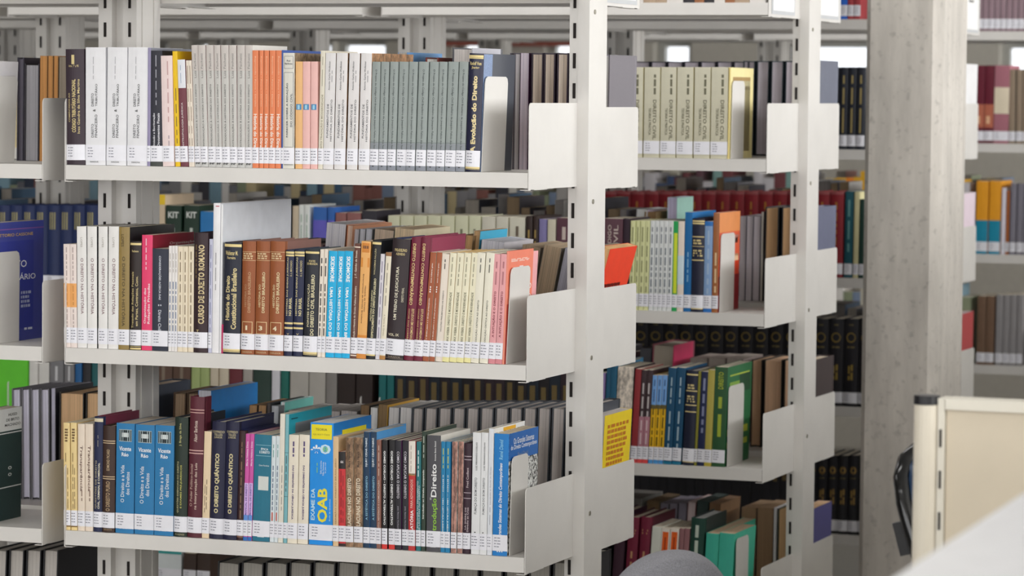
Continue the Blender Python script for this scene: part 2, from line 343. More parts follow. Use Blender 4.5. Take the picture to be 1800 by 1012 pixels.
LINES = [dashes(s, 2, 4, .3) for s in range(6)]
_seq = [0]
far = MB()          # the mass of distant volumes nobody could single out
STUFF = [False]
class Far:          # collects one distant volume into the mass
    def __init__(s, mtx): s.mtx = mtx
    def take(s, mb):
        far_o = len(far.v); far.v += [tuple(s.mtx @ Vector(v)) for v in mb.v]
        ks = [far.m(x) for x in mb.mats]
        far.f += [tuple(i+far_o for i in f) for f in mb.f]; far.mi += [ks[i] for i in mb.mi]
def put(mb, name, root):
    if isinstance(root, Far): root.take(mb)
    else: mb.build(name, root)
def holder(name, loc, rot):
    if not STUFF[0]: return empty(name, loc, rot)
    from mathutils import Euler
    return Far(Matrix.Translation(Vector(loc)) @ Euler(rot).to_matrix().to_4x4())
def make_book(label, X, Y, Z, w, h, d, lean=0., facing=0, spine='#cccccc', board=None, page=PAGE, hard=False, texts=(), bands=(),
              boardtex=(), sticker=None, kind='plain', bkind=None, rough=.5, group=None, name='book', left=None):
    """X = left edge seen from the aisle in front of it; facing 0: spine towards the camera aisle, 1: fore-edge towards it"""
    bt = .0026 if hard else .0007
    spine = bright(spine); board = bright(board or spine); left = bright(left) if left else None; page = bright(page, 1.06)
    ms = mat(spine, rough, kind); mbd = mat(board, rough, bkind or kind)
    zr = w*math.sin(abs(lean)) if lean > 0 else 0
    if facing == 0: root = holder(name, (X, Y, Z+zr), (0, lean, 0))
    else: root = holder(name, (X+w*math.cos(lean), Y+d, Z+(w*math.sin(-lean) if lean < 0 else 0)), (0, -lean, math.pi))
    c = MB(); p = MB()
    b = book_geo(c, w, h, d, ms, mbd, mat(page, .9, 'pages'), hard, pages=p, left=mat(left, rough, kind) if left else None)
    def sy(x): return -b*(1-(2*x/w-1)**2)
    SEG = 6
    def band(mb, v0, v1, mt, off=.0003, u0=.0, u1=1., grow=0.0002):
        xs = [w*(u0+(u1-u0)*i/SEG) for i in range(SEG+1)]
        V = [(x+(grow if x > w/2 else -grow)*(1 if u0 == 0 else 0), sy(x)-off, h*v) for v in (v0, v1) for x in xs]
        mb.add(V, [(i, i+1, SEG+2+i, SEG+1+i) for i in range(SEG)], mt)
    if facing == 0:
        for bd in bands: band(c, bd[0], bd[1], mat(bright(bd[2]) if len(bd[2]) == 7 else bd[2], .45), u0=bd[3] if len(bd) > 3 else 0., u1=bd[4] if len(bd) > 4 else 1.)
    put(c, 'cover', root); put(p, 'page_block', root)
    if facing == 0 and texts:
        g = MB()
        for tx in texts:
            s, u, v0, v1, size, col, dr = tx[:7]; sh = tx[7] if len(tx) > 7 else 0; bold = tx[8] if len(tx) > 8 else 0.
            v, f = glyphs(s, bold+.012) if not s.startswith('~') else dashes(hash_(s), int(s[1]), int(s[2]) if len(s) > 2 else 1)
            if not len(v): continue
            a = v[:, 0]; e = v[:, 1]
            if dr == 'h': x = w*(u-size/2+size*(a+sh*e)); z = h*(v0+(v1-v0)*e)
            elif dr == 'u': z = h*(v0+(v1-v0)*(a+sh*(e-.5)*w*size/(h*max(v1-v0, .01)))); x = w*(u+size/2-size*e)
            else: z = h*(v1-(v1-v0)*(a+sh*(e-.5)*w*size/(h*max(v1-v0, .01)))); x = w*(u-size/2+size*e)
            g.add([(xx, sy(xx)-.0005, zz) for xx, zz in zip(x, z)], f, mat(col, .4))
        put(g, 'title_lettering', root)
    if boardtex:
        g = MB()
        for bt_ in boardtex:
            if bt_[0] == 'r':
                _, q0, q1, r0, r1, col = bt_[:6]; kd = bt_[6] if len(bt_) > 6 else 'plain'
                e_ = w+.0003 if not facing else -.0003; g.add([(e_, d*q0, h*r0), (e_, d*q1, h*r0), (e_, d*q1, h*r1), (e_, d*q0, h*r1)], [(0, 1, 2, 3)], mat(col, .45, kd))
            else:
                s, q0, q1, r0, r1, col = bt_[1:7]
                v, f = glyphs(s, .01) if not s.startswith('~') else dashes(hash_(s), int(s[1]), int(s[2:]))
                if facing: q0, q1 = q1, q0
                g.add([(w+.0006 if not facing else -.0006, d*(q0+(q1-q0)*a), h*(r0+(r1-r0)*e)) for a, e in v], f, mat(col, .45))
        put(g, 'cover_print', root)
    if sticker and facing == 0:
        z0, z1 = sticker[0]/h, sticker[1]/h
        g = MB(); band(g, z0, z1, mat('#f1f1f9', .35), off=.0006, grow=.0004)
        _seq[0] += 1; v, f = LINES[_seq[0] % 6]
        lw = min(w*.75, .012); lz = (sticker[1]-sticker[0])*.72
        x0 = w*.5-lw*.6 if w < .02 else w*.12
        g.add([(x0+a*lw, sy(x0+a*lw)-.0009, sticker[0]+.005+e*lz) for a, e in v], f, mat('#8f8f9c', .6))
        put(g, 'call_number_label', root)
    if not isinstance(root, Far): tag(root, label, 'book', group)
    return root
def hash_(s): return sum(ord(c)*(i+3) for i, c in enumerate(s))
ORD = ['first', 'second', 'third', 'fourth', 'fifth', 'sixth', 'seventh', 'eighth', 'ninth', 'tenth', 'eleventh', 'twelfth', 'thirteenth', 'fourteenth', 'fifteenth', 'sixteenth', 'seventeenth', 'eighteenth', 'nineteenth', 'twentieth']
NUM = ['', 'one', 'two', 'three', 'four', 'five', 'six', 'seven', 'eight', 'nine', 'ten', 'eleven', 'twelve', 'thirteen', 'fourteen', 'fifteen', 'sixteen', 'seventeen', 'eighteen', 'nineteen', 'twenty']
def front(n, r, where, st, specs, ypix, Yo=.006, side=0):
    """specs measured on the plane of the spines of rack n, shelf r"""
    Y = n*S+Yo; Z = rowz(n, 0, r)+LIP+.0008
    for sp in specs:
        xs, ytop, lean, col, desc = sp[:5]; kw = dict(sp[5]) if len(sp) > 5 else {}
        bx = kw.pop('bx', None); dd = kw.pop('d', None); tall = kw.pop('tops', None); grp = kw.pop('group', None)
        dx = kw.pop('dx', 0.)
        for i, (a, b) in enumerate(xs):
            XA = at(a, ypix, Y)[0]; XB = at(b, ypix, Y)[0]; w = max(.0035, XB-XA-.0004)
            yt = tall[i] if tall else ytop
            zt = at((a+b)/2, yt, Y)[2]; h = zt-Z
            ln = lean[i] if isinstance(lean, (list, tuple)) else lean
            ppm = (pj(XA+.1, Y, Z)[0]-pj(XA, Y, Z)[0])*10
            th = math.atan2((ln+(0.009*h*ppm))/ppm, h)     # camera roll makes plumb lines lean
            if bx:
                q = 0.02; XX = XB
                while q < .34 and pj(XX+h*math.sin(th)*.95, Y+q, zt)[0] < bx: q += .002
                d = q
            else: d = dd or random.uniform(.145, .165)
            lb = desc[i]+', '+where if isinstance(desc, (list, tuple)) else desc+(', %s of %s' % (ORD[i], NUM[len(xs)]) if len(xs) > 1 else '')+', '+where
            k2 = {k: (v[i] if k in ('textsv',) else v) for k, v in kw.items()}
            if 'textsv' in k2: k2['texts'] = k2.pop('textsv')
            make_book(lb, XA+dx, Y+random.uniform(0, .0025), Z, w, h, d, lean=th, spine=col, sticker=st if k2.get('stk', 1) else None,
                      group=grp or (None if len(xs) == 1 else 'copies of the '+(desc if isinstance(desc, str) else desc[0])), **{k: v for k, v in k2.items() if k != 'stk'})
def W_(s, u, a, b, sz, c='#ffffff', d='u', sh=0, bold=0.): return (s, u, a, b, sz, c, d, sh, bold)
def seq(*xs): return list(zip(xs[:-1], xs[1:]))
ST = (.0085, .0375)
gb = lambda *v: tuple((a, b, GOLD) for a, b in v)
R1 = [
 ([(117.3, 150)], 86.5, -4, '#332630', 'dark plum tax code commentary, gold lettering', dict(hard=True, texts=(W_('COMENTÁRIOS AO', .2, .37, .62, .12, GOLD), W_('CÓDIGO TRIBUTÁRIO NACIONAL', .45, .28, .74, .26, GOLD, 'u', 0, .02), W_('Ives Gandra da Silva Martins', .72, .27, .74, .12, GOLD), W_('1', .45, .87, .95, .16, GOLD, 'h', 0, .04), W_('Arts. 1º a 95', .47, .845, .865, .55, GOLD, 'h')))),
 ([(150.7, 185.6), (187, 221.6), (223, 258.3)], 83.2, [-2, 0, 0], '#e6e6e9', 'thick white volume lettered Direito Financeiro & Direito Tributário', dict(page='#e8e4dc', texts=(W_('DIREITO', .36, .235, .35, .13, '#4a4a4e'), W_('FINANCEIRO', .54, .235, .43, .13, '#4a4a4e'), W_('&', .45, .455, .475, .13, '#333333'), W_('DIREITO', .36, .5, .61, .13, '#4a4a4e'), W_('TRIBUTÁRIO', .54, .5, .69, .13, '#4a4a4e'), W_('~3', .4, .73, .92, .03, '#8a8a90'), W_('INNOVA', .45, .022, .034, .42, '#5a5a60', 'h')))),
 ([(258.8, 264.2)], 84, -1, '#8b84a4', 'very thin lilac-grey book', dict(board='#8f93a2', bx=343)),
 ([(264.6, 285.7)], 89, -3, '#23232f', 'black book lettered Escrituração e Documentos Fiscais in white', dict(board='#1b1a1e', bx=352, texts=(W_('Emissão e Escrituração', .32, .17, .46, .2, '#e8e8ee', 'u', 0, .01), W_('Documentos Fiscais', .68, .17, .46, .2, '#e8e8ee', 'u', 0, .01), W_('~5', .5, .53, .96, .1, '#b8b8c4')), bands=((.0, .05, '#3c403c'),))),
 ([(286.5, 306.4)], 98, -6, '#ecd9d7', 'pale pink booklet with faint red lettering', dict(texts=(W_('~5', .6, .4, .95, .14, '#c9a0a0'), W_('~2', .6, .17, .28, .14, '#b0a0a8')))),
 ([(308, 316.7)], 90, -8, '#f2c70f', 'slim bright yellow book', dict(texts=(W_('~5', .5, .2, .68, .22, '#6b5a18'),))),
 ([(317.8, 331)], 105, -8, '#6a3540', 'slim maroon book lettered Antropologia Jurídica, white at the top', dict(bands=((.735, 1.001, '#e6e8ee'),), texts=(W_('ANTROPOLOGIA JURÍDICA', .45, .18, .6, .34, '#e8dcdc'), W_('~2', .4, .78, .95, .1, '#8aa0c0')))),
 ([(331.6, 336.6), (336.8, 341.8)], 106, -8, '#e9dfd0', 'very thin cream book', dict(texts=(W_('~5', .5, .2, .95, .35, '#a08a7a'),))),
 ([(342.2, 353.6), (353.9, 365.8), (366.2, 379.3), (379.7, 390.4), (390.9, 404.2), (404.6, 417), (417.3, 430.3), (430.6, 443.2)], 79.2, [-9, -8, -7, -6, -5, -4.5, -3, -2.5], '#bcbab6', 'light grey paperback lettered Introdução à História do Direito', dict(board='#dcdbd6', left='#a04050', bx=None, d=.155, bands=((.0, .045, '#b9b9b7'), (.79, .998, '#bdb7b2')), texts=(W_('INTRODUÇÃO À HISTÓRIA DO DIREITO', .5, .17, .68, .3, '#5f605e'), W_('Luiz Fachetti', .5, .73, .93, .3, '#8a8784'), W_('INF', .5, .022, .04, .7, '#2c2c2c', 'h', 0, .03)))),
 ([(443.9, 454.7), (455.2, 462.8), (463.2, 472), (472.6, 483.1), (483.5, 493.8)], 88.5, [-3, -2.5, -2, -1.5, -1.5], '#d87c52', 'orange paperback lettered História do Direito', dict(left='#6a2450', texts=(W_('História do Direito', .5, .13, .46, .55, '#fbeee4', 'd', 0, .02), W_('Raymundo • Faoro • Direito', .5, .52, .95, .3, '#f8c8a4', 'd')), d=.15)),
 ([(494.4, 496.8)], 88, -2, '#2f4f93', 'very thin dark blue book with a tall cover', dict(board='#3a5ca8', bx=572)),
 ([(497, 517.5)], 93, -2, '#cfccc3', 'pale grey book titled Parecer sobre a Redação do Código Civil', dict(board='#8d7a63', bkind='worn', texts=(W_('PARECER SOBRE A REDAÇÃO', .38, .27, .74, .22, '#3b4150'), W_('DO CÓDIGO CIVIL', .72, .36, .65, .2, '#3b4150'), W_('Rui', .5, .925, .94, .3, '#333a48', 'h'), W_('Barbosa', .5, .9, .915, .65, '#333a48', 'h')), bands=((.865, .868, '#55585c', .12, .88), (.97, .973, '#55585c', .12, .88), (.83, .833, '#55585c', .12, .88), (.185, .188, '#55585c', .12, .88), (.865, .97, '#55585c', .1, .13), (.865, .97, '#55585c', .87, .9), (.187, .83, '#55585c', .08, .11), (.187, .83, '#55585c', .89, .92), (.03, .035, '#666a6c', .1, .9)), bx=566)),
 ([(518.6, 531.3)], 108, -2, '#efbd80', 'peach-orange paperback with a small blue emblem', dict(bands=((.55, .603, '#3f7fae', .1, .85), (.555, .595, '#9ccbe0', .3, .62)))),
 ([(531.7, 544.9), (545.5, 557.8)], 108, -2, '#ecbcb6', 'pink paperback with a small blue emblem', dict(bands=((.55, .603, '#3f7fae', .1, .85), (.555, .595, '#9ccbe0', .3, .62)))),
 ([(558.3, 566.9)], 89, 2, '#d3cdbd', 'thin stone-coloured book lettered Direito Tradição e Modernidade', dict(texts=(W_('DIREITO TRADIÇÃO E MODERNIDADE', .6, .13, .63, .5, '#8f8870'), W_('~2', .5, .7, .95, .2, '#a8a290')))),
 ([(567.4, 585.6), (587, 606.7), (609, 627.8), (629.6, 648.8)], 93.2, 2, '#d4d2d2', 'light grey book lettered Fundamentos de História do Direito', dict(left='#3a2030', board='#9a7350', bkind='worn', d=.15, bx=726, texts=(W_('FUNDAMENTOS DE', .35, .27, .56, .18, '#55555a'), W_('HISTÓRIA DO DIREITO', .68, .24, .6, .2, '#55555a'), W_('Antonio Carlos Wolkmer', .42, .68, .93, .16, '#66666a'), W_('~2', .68, .75, .85, .08, '#8a8a8e')))),
 ([(649.2, 663.7), (664.9, 679.2), (680.8, 694.9), (696.3, 712.7), (713.9, 728.8), (730.6, 747.8), (749.5, 765.4), (766.8, 780.7), (781.8, 799.8), (801, 816.5)], 108.5, [2, 2, 2.5, 2.5, 3, 3, 3, 3, 3.5, 4], '#8e9694', 'grey-green book lettered O Projeto do Código Civil Brasileiro', dict(d=.12, bands=((.0, .045, '#7d828c'), (.07, .25, '#83888e'), (.255, .259, '#5b6466')), texts=(W_('O Projeto do Código Civil Brasileiro de Joaquim Felício dos Santos', .5, .16, .93, .26, '#3f4a4a', 'd'), W_('•', .4, .03, .04, .25, '#222222', 'h')))),
 ([(817.6, 842.6)], 94, 4, '#1c1d38', 'navy hardcover with large gold lettering A Evolução do Direito', dict(hard=True, board='#3c414c', rough=.35, bx=905, boardtex=(('r', .01, .28, .0, .995, '#7f93b8', 'cloth'), ('t', '~23', .45, .7, .09, .12, '#8f7a3c')), bands=gb((.955, .963), (.965, .985), (.025, .048), (.018, .021)), texts=(W_('A Evolução do Direito', .55, .16, .81, .42, '#ecd9a4', 'u', 0, .03), W_('Rudolf Von', .5, .9, .93, .8, GOLD, 'h', 0, .02), W_('Jhering', .5, .865, .89, .55, GOLD, 'h', 0, .02)))),
]
front(0, 1, "front top shelf", ST, R1, 297)
R2 = [
 ([(112.8, 124), (124.3, 135.5)], 429, -3.5, '#e9dcd6', 'slim pinkish-white book with orange spine block', dict(bands=((.39, .62, '#f0ac62'),), texts=(W_('~6', .5, .65, .97, .25, '#b9a8a4'), W_('~4', .5, .17, .37, .25, '#b9a8a4'), W_('~3', .5, .41, .6, .25, '#d08a40'), W_('INF', .5, .045, .065, .6, '#333333', 'h', 0, .02)))),
 ([(136, 152.9), (153.4, 170.5), (172, 188.4), (189.2, 207.6)], 398, [-3.5, -2.5, -2, -1], '#e9e8e6', 'white book lettered O Direito na História', dict(board='#25262a', page='#e4e0d8', texts=(W_('O DIREITO NA HISTÓRIA', .58, .28, .74, .36, '#8c6f74', 'd', 0, .0), W_('LOPES', .5, .83, .91, .2, '#b9b4ae', 'd')))),
 ([(208.2, 227.2)], 399, -1, '#8a7440', 'olive-gold book lettered O Direito na História', dict(board='#232327', rough=.3, bx=306, texts=(W_('LOPES', .35, .84, .94, .26, '#5d4c26', 'd'), W_('O DIREITO NA HISTÓRIA', .5, .19, .76, .34, '#4f4020', 'd')))),
 ([(227.9, 247.2)], 424, -1, '#271d1b', 'dark brown hardcover on private relations, gold lettering', dict(hard=True, texts=(W_('Tratado das Relações Pessoais', .3, .2, .72, .25, GOLD), W_('em Partes, Contratos, Conv.', .68, .22, .68, .25, GOLD), W_('Pacheco', .5, .9, .92, .6, GOLD, 'h', 0, .01)), bands=gb((.965, .985), (.03, .034), (.005, .02)))),
 ([(247.7, 266.5)], 413, -1, '#d93c69', 'hot pink book lettered Organização das Relações Privadas', dict(board='#8e1c34', bx=340, boardtex=(('t', 'Organização das', .4, 1.2, .9, .93, '#f0d8d8'),), texts=(W_('Organização das', .35, .23, .54, .26, '#fbe3ea', 'u', 0, .01), W_('Relações Privadas', .7, .23, .58, .26, '#fbe3ea', 'u', 0, .01), W_('~5', .42, .7, .97, .16, '#f6c4d2')))),
 ([(267, 294.6)], 437, -1, '#262b3a', 'dark navy book with white lettering', dict(texts=(W_('CONSIDERAÇÕES ACERCA DAS', .5, .5, .93, .18, '#d8dce6', 'd', 0, .01), W_('II', .5, .44, .455, .2, '#d8dce6', 'h'), W_('Direito Civil', .5, .2, .4, .2, '#d8dce6', 'd')), boardtex=())),
 ([(295.2, 300.6), (300.9, 306.2), (306.5, 311.2)], 432, -1, '#dfdcda', 'very thin white pamphlet with blue print', dict(texts=(W_('~7', .5, .18, .66, .5, '#6b7c9c'), W_('~3', .5, .75, .93, .3, '#b0a8a0')))),
 ([(311.5, 320.3), (320.7, 329.2), (329.6, 339.4)], 433, -1, '#e6dac2', 'slim cream book with brown print', dict(texts=(W_('~8', .5, .18, .95, .28, '#8d7a5e'),))),
 ([(339.8, 364.2)], 408.8, -1, '#2e1c22', 'dark maroon hardcover lettered Curso de Direito Romano in gold', dict(hard=True, board='#2c1a2c', texts=(W_('CURSO DE DIREITO ROMANO', .6, .24, .9, .42, '#dcc99a', 'u', 0, .02), W_('~6', .2, .62, .9, .08, '#a08a58'), W_('T', .35, .165, .19, .2, GOLD, 'h')))),
 ([(365, 371.2)], 420, 0, '#b9bace', 'very thin lilac-blue pamphlet', dict(texts=(W_('~7', .5, .1, .95, .3, '#7d84a8'),))),
 ([(371.6, 384.2)], 357, 0, '#dedddf', 'tall white binder standing far above its neighbours', dict(board='#e6e9f1', bx=511, rough=.35, stk=0, texts=(W_('~3', .45, .42, .67, .2, '#a8a6aa'), W_('~1', .6, .975, .985, .5, '#c05060', 'h')))),
 ([(384.6, 388.4)], 359, 0, '#eeeef0', 'thin white folder beside the tall binder', dict(board='#e8ecf4', bx=511, stk=0)),
 ([(388.6, 391.4)], 570, 0, '#b02058', 'short magenta pamphlet beside the tall binder', dict(stk=0, d=.1)),
 ([(391.8, 421.5)], 426, 1, '#1d2130', 'navy hardcover lettered História do Direito Constitucional Brasileiro', dict(hard=True, board='#3a3036', texts=(W_('História do Direito', .27, .3, .7, .26, '#dccb96', 'u', 0, .02), W_('Constitucional Brasileiro', .64, .22, .77, .3, '#dccb96', 'u', 0, .02), W_('Waldemar M.', .45, .885, .925, .75, GOLD, 'h', 0, .01), W_('Ferreira', .45, .85, .875, .5, GOLD, 'h', 0, .01)), bands=gb((.96, .985), (.015, .022), (.026, .046)))),
 ([(422.6, 446.2), (447, 471.4), (472.4, 497.8)], 424, 1, '#8e4f2c', ['rust-brown hardcover História do Direito Brasileiro numbered 1', 'rust-brown hardcover História do Direito Brasileiro numbered 3', 'rust-brown hardcover História do Direito Brasileiro numbered 4'], dict(hard=True, board='#8a6258', d=.165, group='rust-brown numbered set', textsv=[(W_('HISTÓRIA DO', .32, .42, .62, .2, '#e6d3a6' if k else '#b98d68', 'u', 0, .01), W_('DIREITO BRASILEIRO', .62, .37, .73, .2, '#e6d3a6' if k else '#c49a72', 'u', 0, .01), W_(nn, .45, .215, .255, .28 if k else .14, '#f0e2c0', 'h', 0, .02), W_('~33', .5, .84, .9, .8, '#d8bf94', 'h'), W_('SARAIVA', .5, .012, .028, .75, '#cdb088', 'h')) for k, nn in enumerate('134')], bands=((.182, .187, '#d9bf92', .12, .85), (.285, .29, '#d9bf92', .12, .85), (.182, .29, '#d9bf92', .1, .14), (.182, .29, '#d9bf92', .83, .87), (.83, .833, '#d9bf92'), (.905, .908, '#d9bf92')))),
 ([(499, 513.4), (514.5, 531.4)], 439, 1.5, '#1b2140', 'navy hardcover lettered História das Ideias Jurídicas', dict(hard=True, board='#2a3a52', texts=(W_('HISTÓRIA DAS IDEIAS JURÍDICAS', .3, .38, .93, .3, '#e0d3a2', 'u', 0, .01), W_('NO BRASIL', .7, .38, .55, .3, '#e0d3a2', 'u', 0, .01), W_('A. L. MACHADO', .72, .75, .9, .22, '#c9ba88'), W_('V', .5, .2, .215, .3, GOLD, 'h')), bands=gb((.94, .957), (.965, .985), (.255, .272), (.3, .317)))),
 ([(532.8, 556.9)], 439, 2, '#20222c', 'black hardcover lettered Fontes e Evolução do Direito Civil Brasileiro', dict(hard=True, board='#3c4850', texts=(W_('FONTES E EVOLUÇÃO', .35, .28, .68, .22, '#e6dcb4', 'u', 0, .01), W_('DO DIREITO CIVIL BRASILEIRO', .65, .2, .77, .24, '#e6dcb4', 'u', 0, .01), W_('PONTES', .55, .885, .905, .45, GOLD, 'h'), W_('DE MIRANDA', .55, .86, .88, .75, GOLD, 'h')), bands=gb((.965, .985), (.016, .022), (.026, .05)))),
 ([(557.3, 564), (564.4, 570.9)], 438, 3, '#e3d9cc', 'thin cream book with black bar lettering', dict(texts=(W_('~7', .5, .2, .68, .5, '#4c4644'), W_('~2', .5, .75, .92, .5, '#3c3634')))),
 ([(571.6, 587), (587.4, 599.9), (600.3, 614.8)], 441, 3.5, '#14a5d6', 'sky blue paperback lettered Skidmore Uma História do Brasil', dict(board='#b0a8a4', texts=(W_('SKIDMORE', .5, .71, .95, .48, '#f4fbff', 'd', 0, .02), W_('UMA HISTÓRIA DO BRASIL', .5, .1, .66, .46, '#f4fbff', 'd', 0, .02)))),
 ([(615.3, 625.7)], 428, 5, '#5f382e', 'slim brown hardcover on the history of Brazilian political law', dict(texts=(W_('J. P. Galvão de Sousa', .4, .7, .94, .45, '#ece0d0'), W_('Introdução à História do Direito Político Brasileiro', .5, .14, .63, .38, '#ece0d0')), bands=((.965, .975, '#e0d0c0'), (.02, .03, '#e0d0c0'), (.04, .045, '#e0d0c0')))),
 ([(626, 642.6)], 424, 6, '#dfa864', 'tan-orange patterned book', dict(texts=(W_('~3', .5, .93, .97, .6, '#7a4a20', 'h'), W_('Encerramento do Direito Brasileiro', .4, .3, .72, .14, '#6a4526', 'd'), W_('História do Direito', .65, .4, .62, .14, '#6a4526', 'd')), bands=((.905, .985, '#c77c2c', .1, .9), (.0, .05, '#c98232'), (.78, .86, '#cf8430', .05, .25), (.78, .86, '#cf8430', .75, .95), (.17, .2, '#cf8430')))),
 ([(643, 658.6)], 422, 9, '#191b20', 'black hardcover on the history of Brazilian law, gold lettering', dict(hard=True, texts=(W_('HISTÓRIA DO DIREITO', .3, .32, .58, .22, '#e6dcae', 'u', 0, .01), W_('ESPECIALMENTE DO DIREITO BRASILEIRO', .6, .18, .68, .24, '#e6dcae', 'u', 0, .01), W_('WALDEMAR FALCÃO', .45, .71, .93, .22, '#cfc290')), bands=gb((.965, .985), (.026, .046)))),
 ([(659.2, 666.7)], 446, 7, '#cfcbd2', 'thin lilac-white book', dict(texts=(W_('~7', .5, .2, .93, .4, '#a39aae'),))),
 ([(667.1, 677.2)], 443, 9, '#e0d8c4', 'cream book with brown ends', dict(board='#2c3c66', bands=((.965, 1., '#8a5f38'), (.0, .035, '#a87840')), texts=(W_('~4', .45, .5, .9, .25, '#a8a090'), W_('A Teoria do Direito', .45, .22, .42, .25, '#b0a890', 'd')))),
 ([(677.8, 709)], 420, 10, '#2b2024', 'thick dark brown hardcover marked Vol. IX', dict(hard=True, board='#2c3a62', texts=(W_('UM TRENO DE JUDICATURA', .45, .33, .77, .22, '#e8e2cc', 'u', 0, .01), W_('DIREITO PENAL', .78, .48, .6, .12, '#cfc8b0'), W_('PHILADELPHO', .52, .895, .92, .68, GOLD, 'h', 0, .01), W_('AZEVEDO', .52, .865, .885, .5, GOLD, 'h', 0, .01), W_('VOL. IX', .4, .195, .217, .62, '#e6dcc0', 'h', 0, .01), W_('SARAIVA', .5, .015, .03, .7, '#9a8a78', 'h')), bands=((.045, .048, '#7a6c60'), (.008, .011, '#7a6c60')))),
 ([(709.6, 726.4), (727, 742.5)], 417, 11, '#6b1b34', 'maroon hardcover lettered Direito Contemporâneo in gold', dict(hard=True, board='#8d3650', bkind='cloth', bx=818, texts=(W_('DIREITO CONTEMPORÂNEO', .45, .45, .95, .42, '#e8cd8e', 'd', 0, .01), W_('ESTUDOS EM HOMENAGEM', .68, .14, .42, .25, '#e0c488', 'd'), W_('OSCAR DIAS CORRÊA', .3, .16, .42, .2, '#e0c488', 'd'), W_('~1', .5, .042, .052, .5, '#d8bc84', 'h')))),
 ([(742.8, 753.6), (754.2, 763.8)], 443, 11, '#9a5232', 'rust-orange paperback with white dots on the spine', dict(hard=False, board='#c8beb0', texts=(W_('o direito puro e o direito pressuposto', .4, .2, .58, .26, '#f6ece2', 'u', .1, .01), W_('•••', .45, .63, .69, .22, '#ffffff'), W_('eros roberto grau', .5, .72, .9, .26, '#f6ece2', 'u', .1, .01)))),
 ([(764.6, 777.2)], 446, 10, '#dcd2c6', 'pale stone book lettered Noções Preliminares de Direito', dict(texts=(W_('NOÇÕES PRELIMINARES DE DIREITO', .5, .28, .66, .26, '#5c544c'), W_('~2', .45, .86, .95, .2, '#3c3430')))),
 ([(777.6, 789.4), (790, 802.2), (802.7, 814.6), (815, 826.6)], 444, 11, '#ece7cc', 'cream-yellow paperback lettered Max Weber Direito e Modernidade', dict(left='#dfb23c', bands=((.0, .06, '#f0e9a8'),), texts=(W_('MAX WEBER: DIREITO E MODERNIDADE', .55, .18, .64, .34, '#6b6a50'), W_('~4', .45, .7, .96, .18, '#8f8c70')))),
 ([(827.2, 841.4), (843, 857.8)], 444, 9, '#dfdbca', 'cream book lettered Introdução Crítica ao Direito', dict(texts=(W_('INTRODUÇÃO CRÍTICA AO DIREITO', .5, .13, .57, .28, '#56564c'), W_('~2', .5, .82, .95, .2, '#6c6a60'), W_('DA', .5, .04, .06, .35, '#55554a', 'h')))),
 ([(858.5, 869.9), (870.4, 882.4)], 446, 7, '#d99ca0', 'pink paperback lettered A Intuição e o Direito', dict(left='#8f3a46', bands=((.0, .05, '#c98088'),), texts=(W_('A INTUIÇÃO E O DIREITO', .5, .24, .66, .45, '#8c3040', 'u', 0, .01), W_('~2', .5, .72, .93, .35, '#b9757c')))),
 ([(882.8, 886.6)], 441, 5, '#e08a74', 'coral book whose cover shows behind the tall bookend', dict(board='#ef8468', bx=938, stk=0, left='#8a1c20', boardtex=(('t', '~33', .1, .9, .9, .93, '#f6d8cc'), ('t', 'ÇÃO', .55, .95, .63, .71, '#fff4ee'), ('t', 'DO', .7, .95, .55, .6, '#fff4ee'), ('r', .45, .6, .76, .86, '#f2e6ea'), ('r', 0, 1, 0, .53, '#c8402f')))),
]
front(0, 2, "front middle shelf", ST, R2, 625)
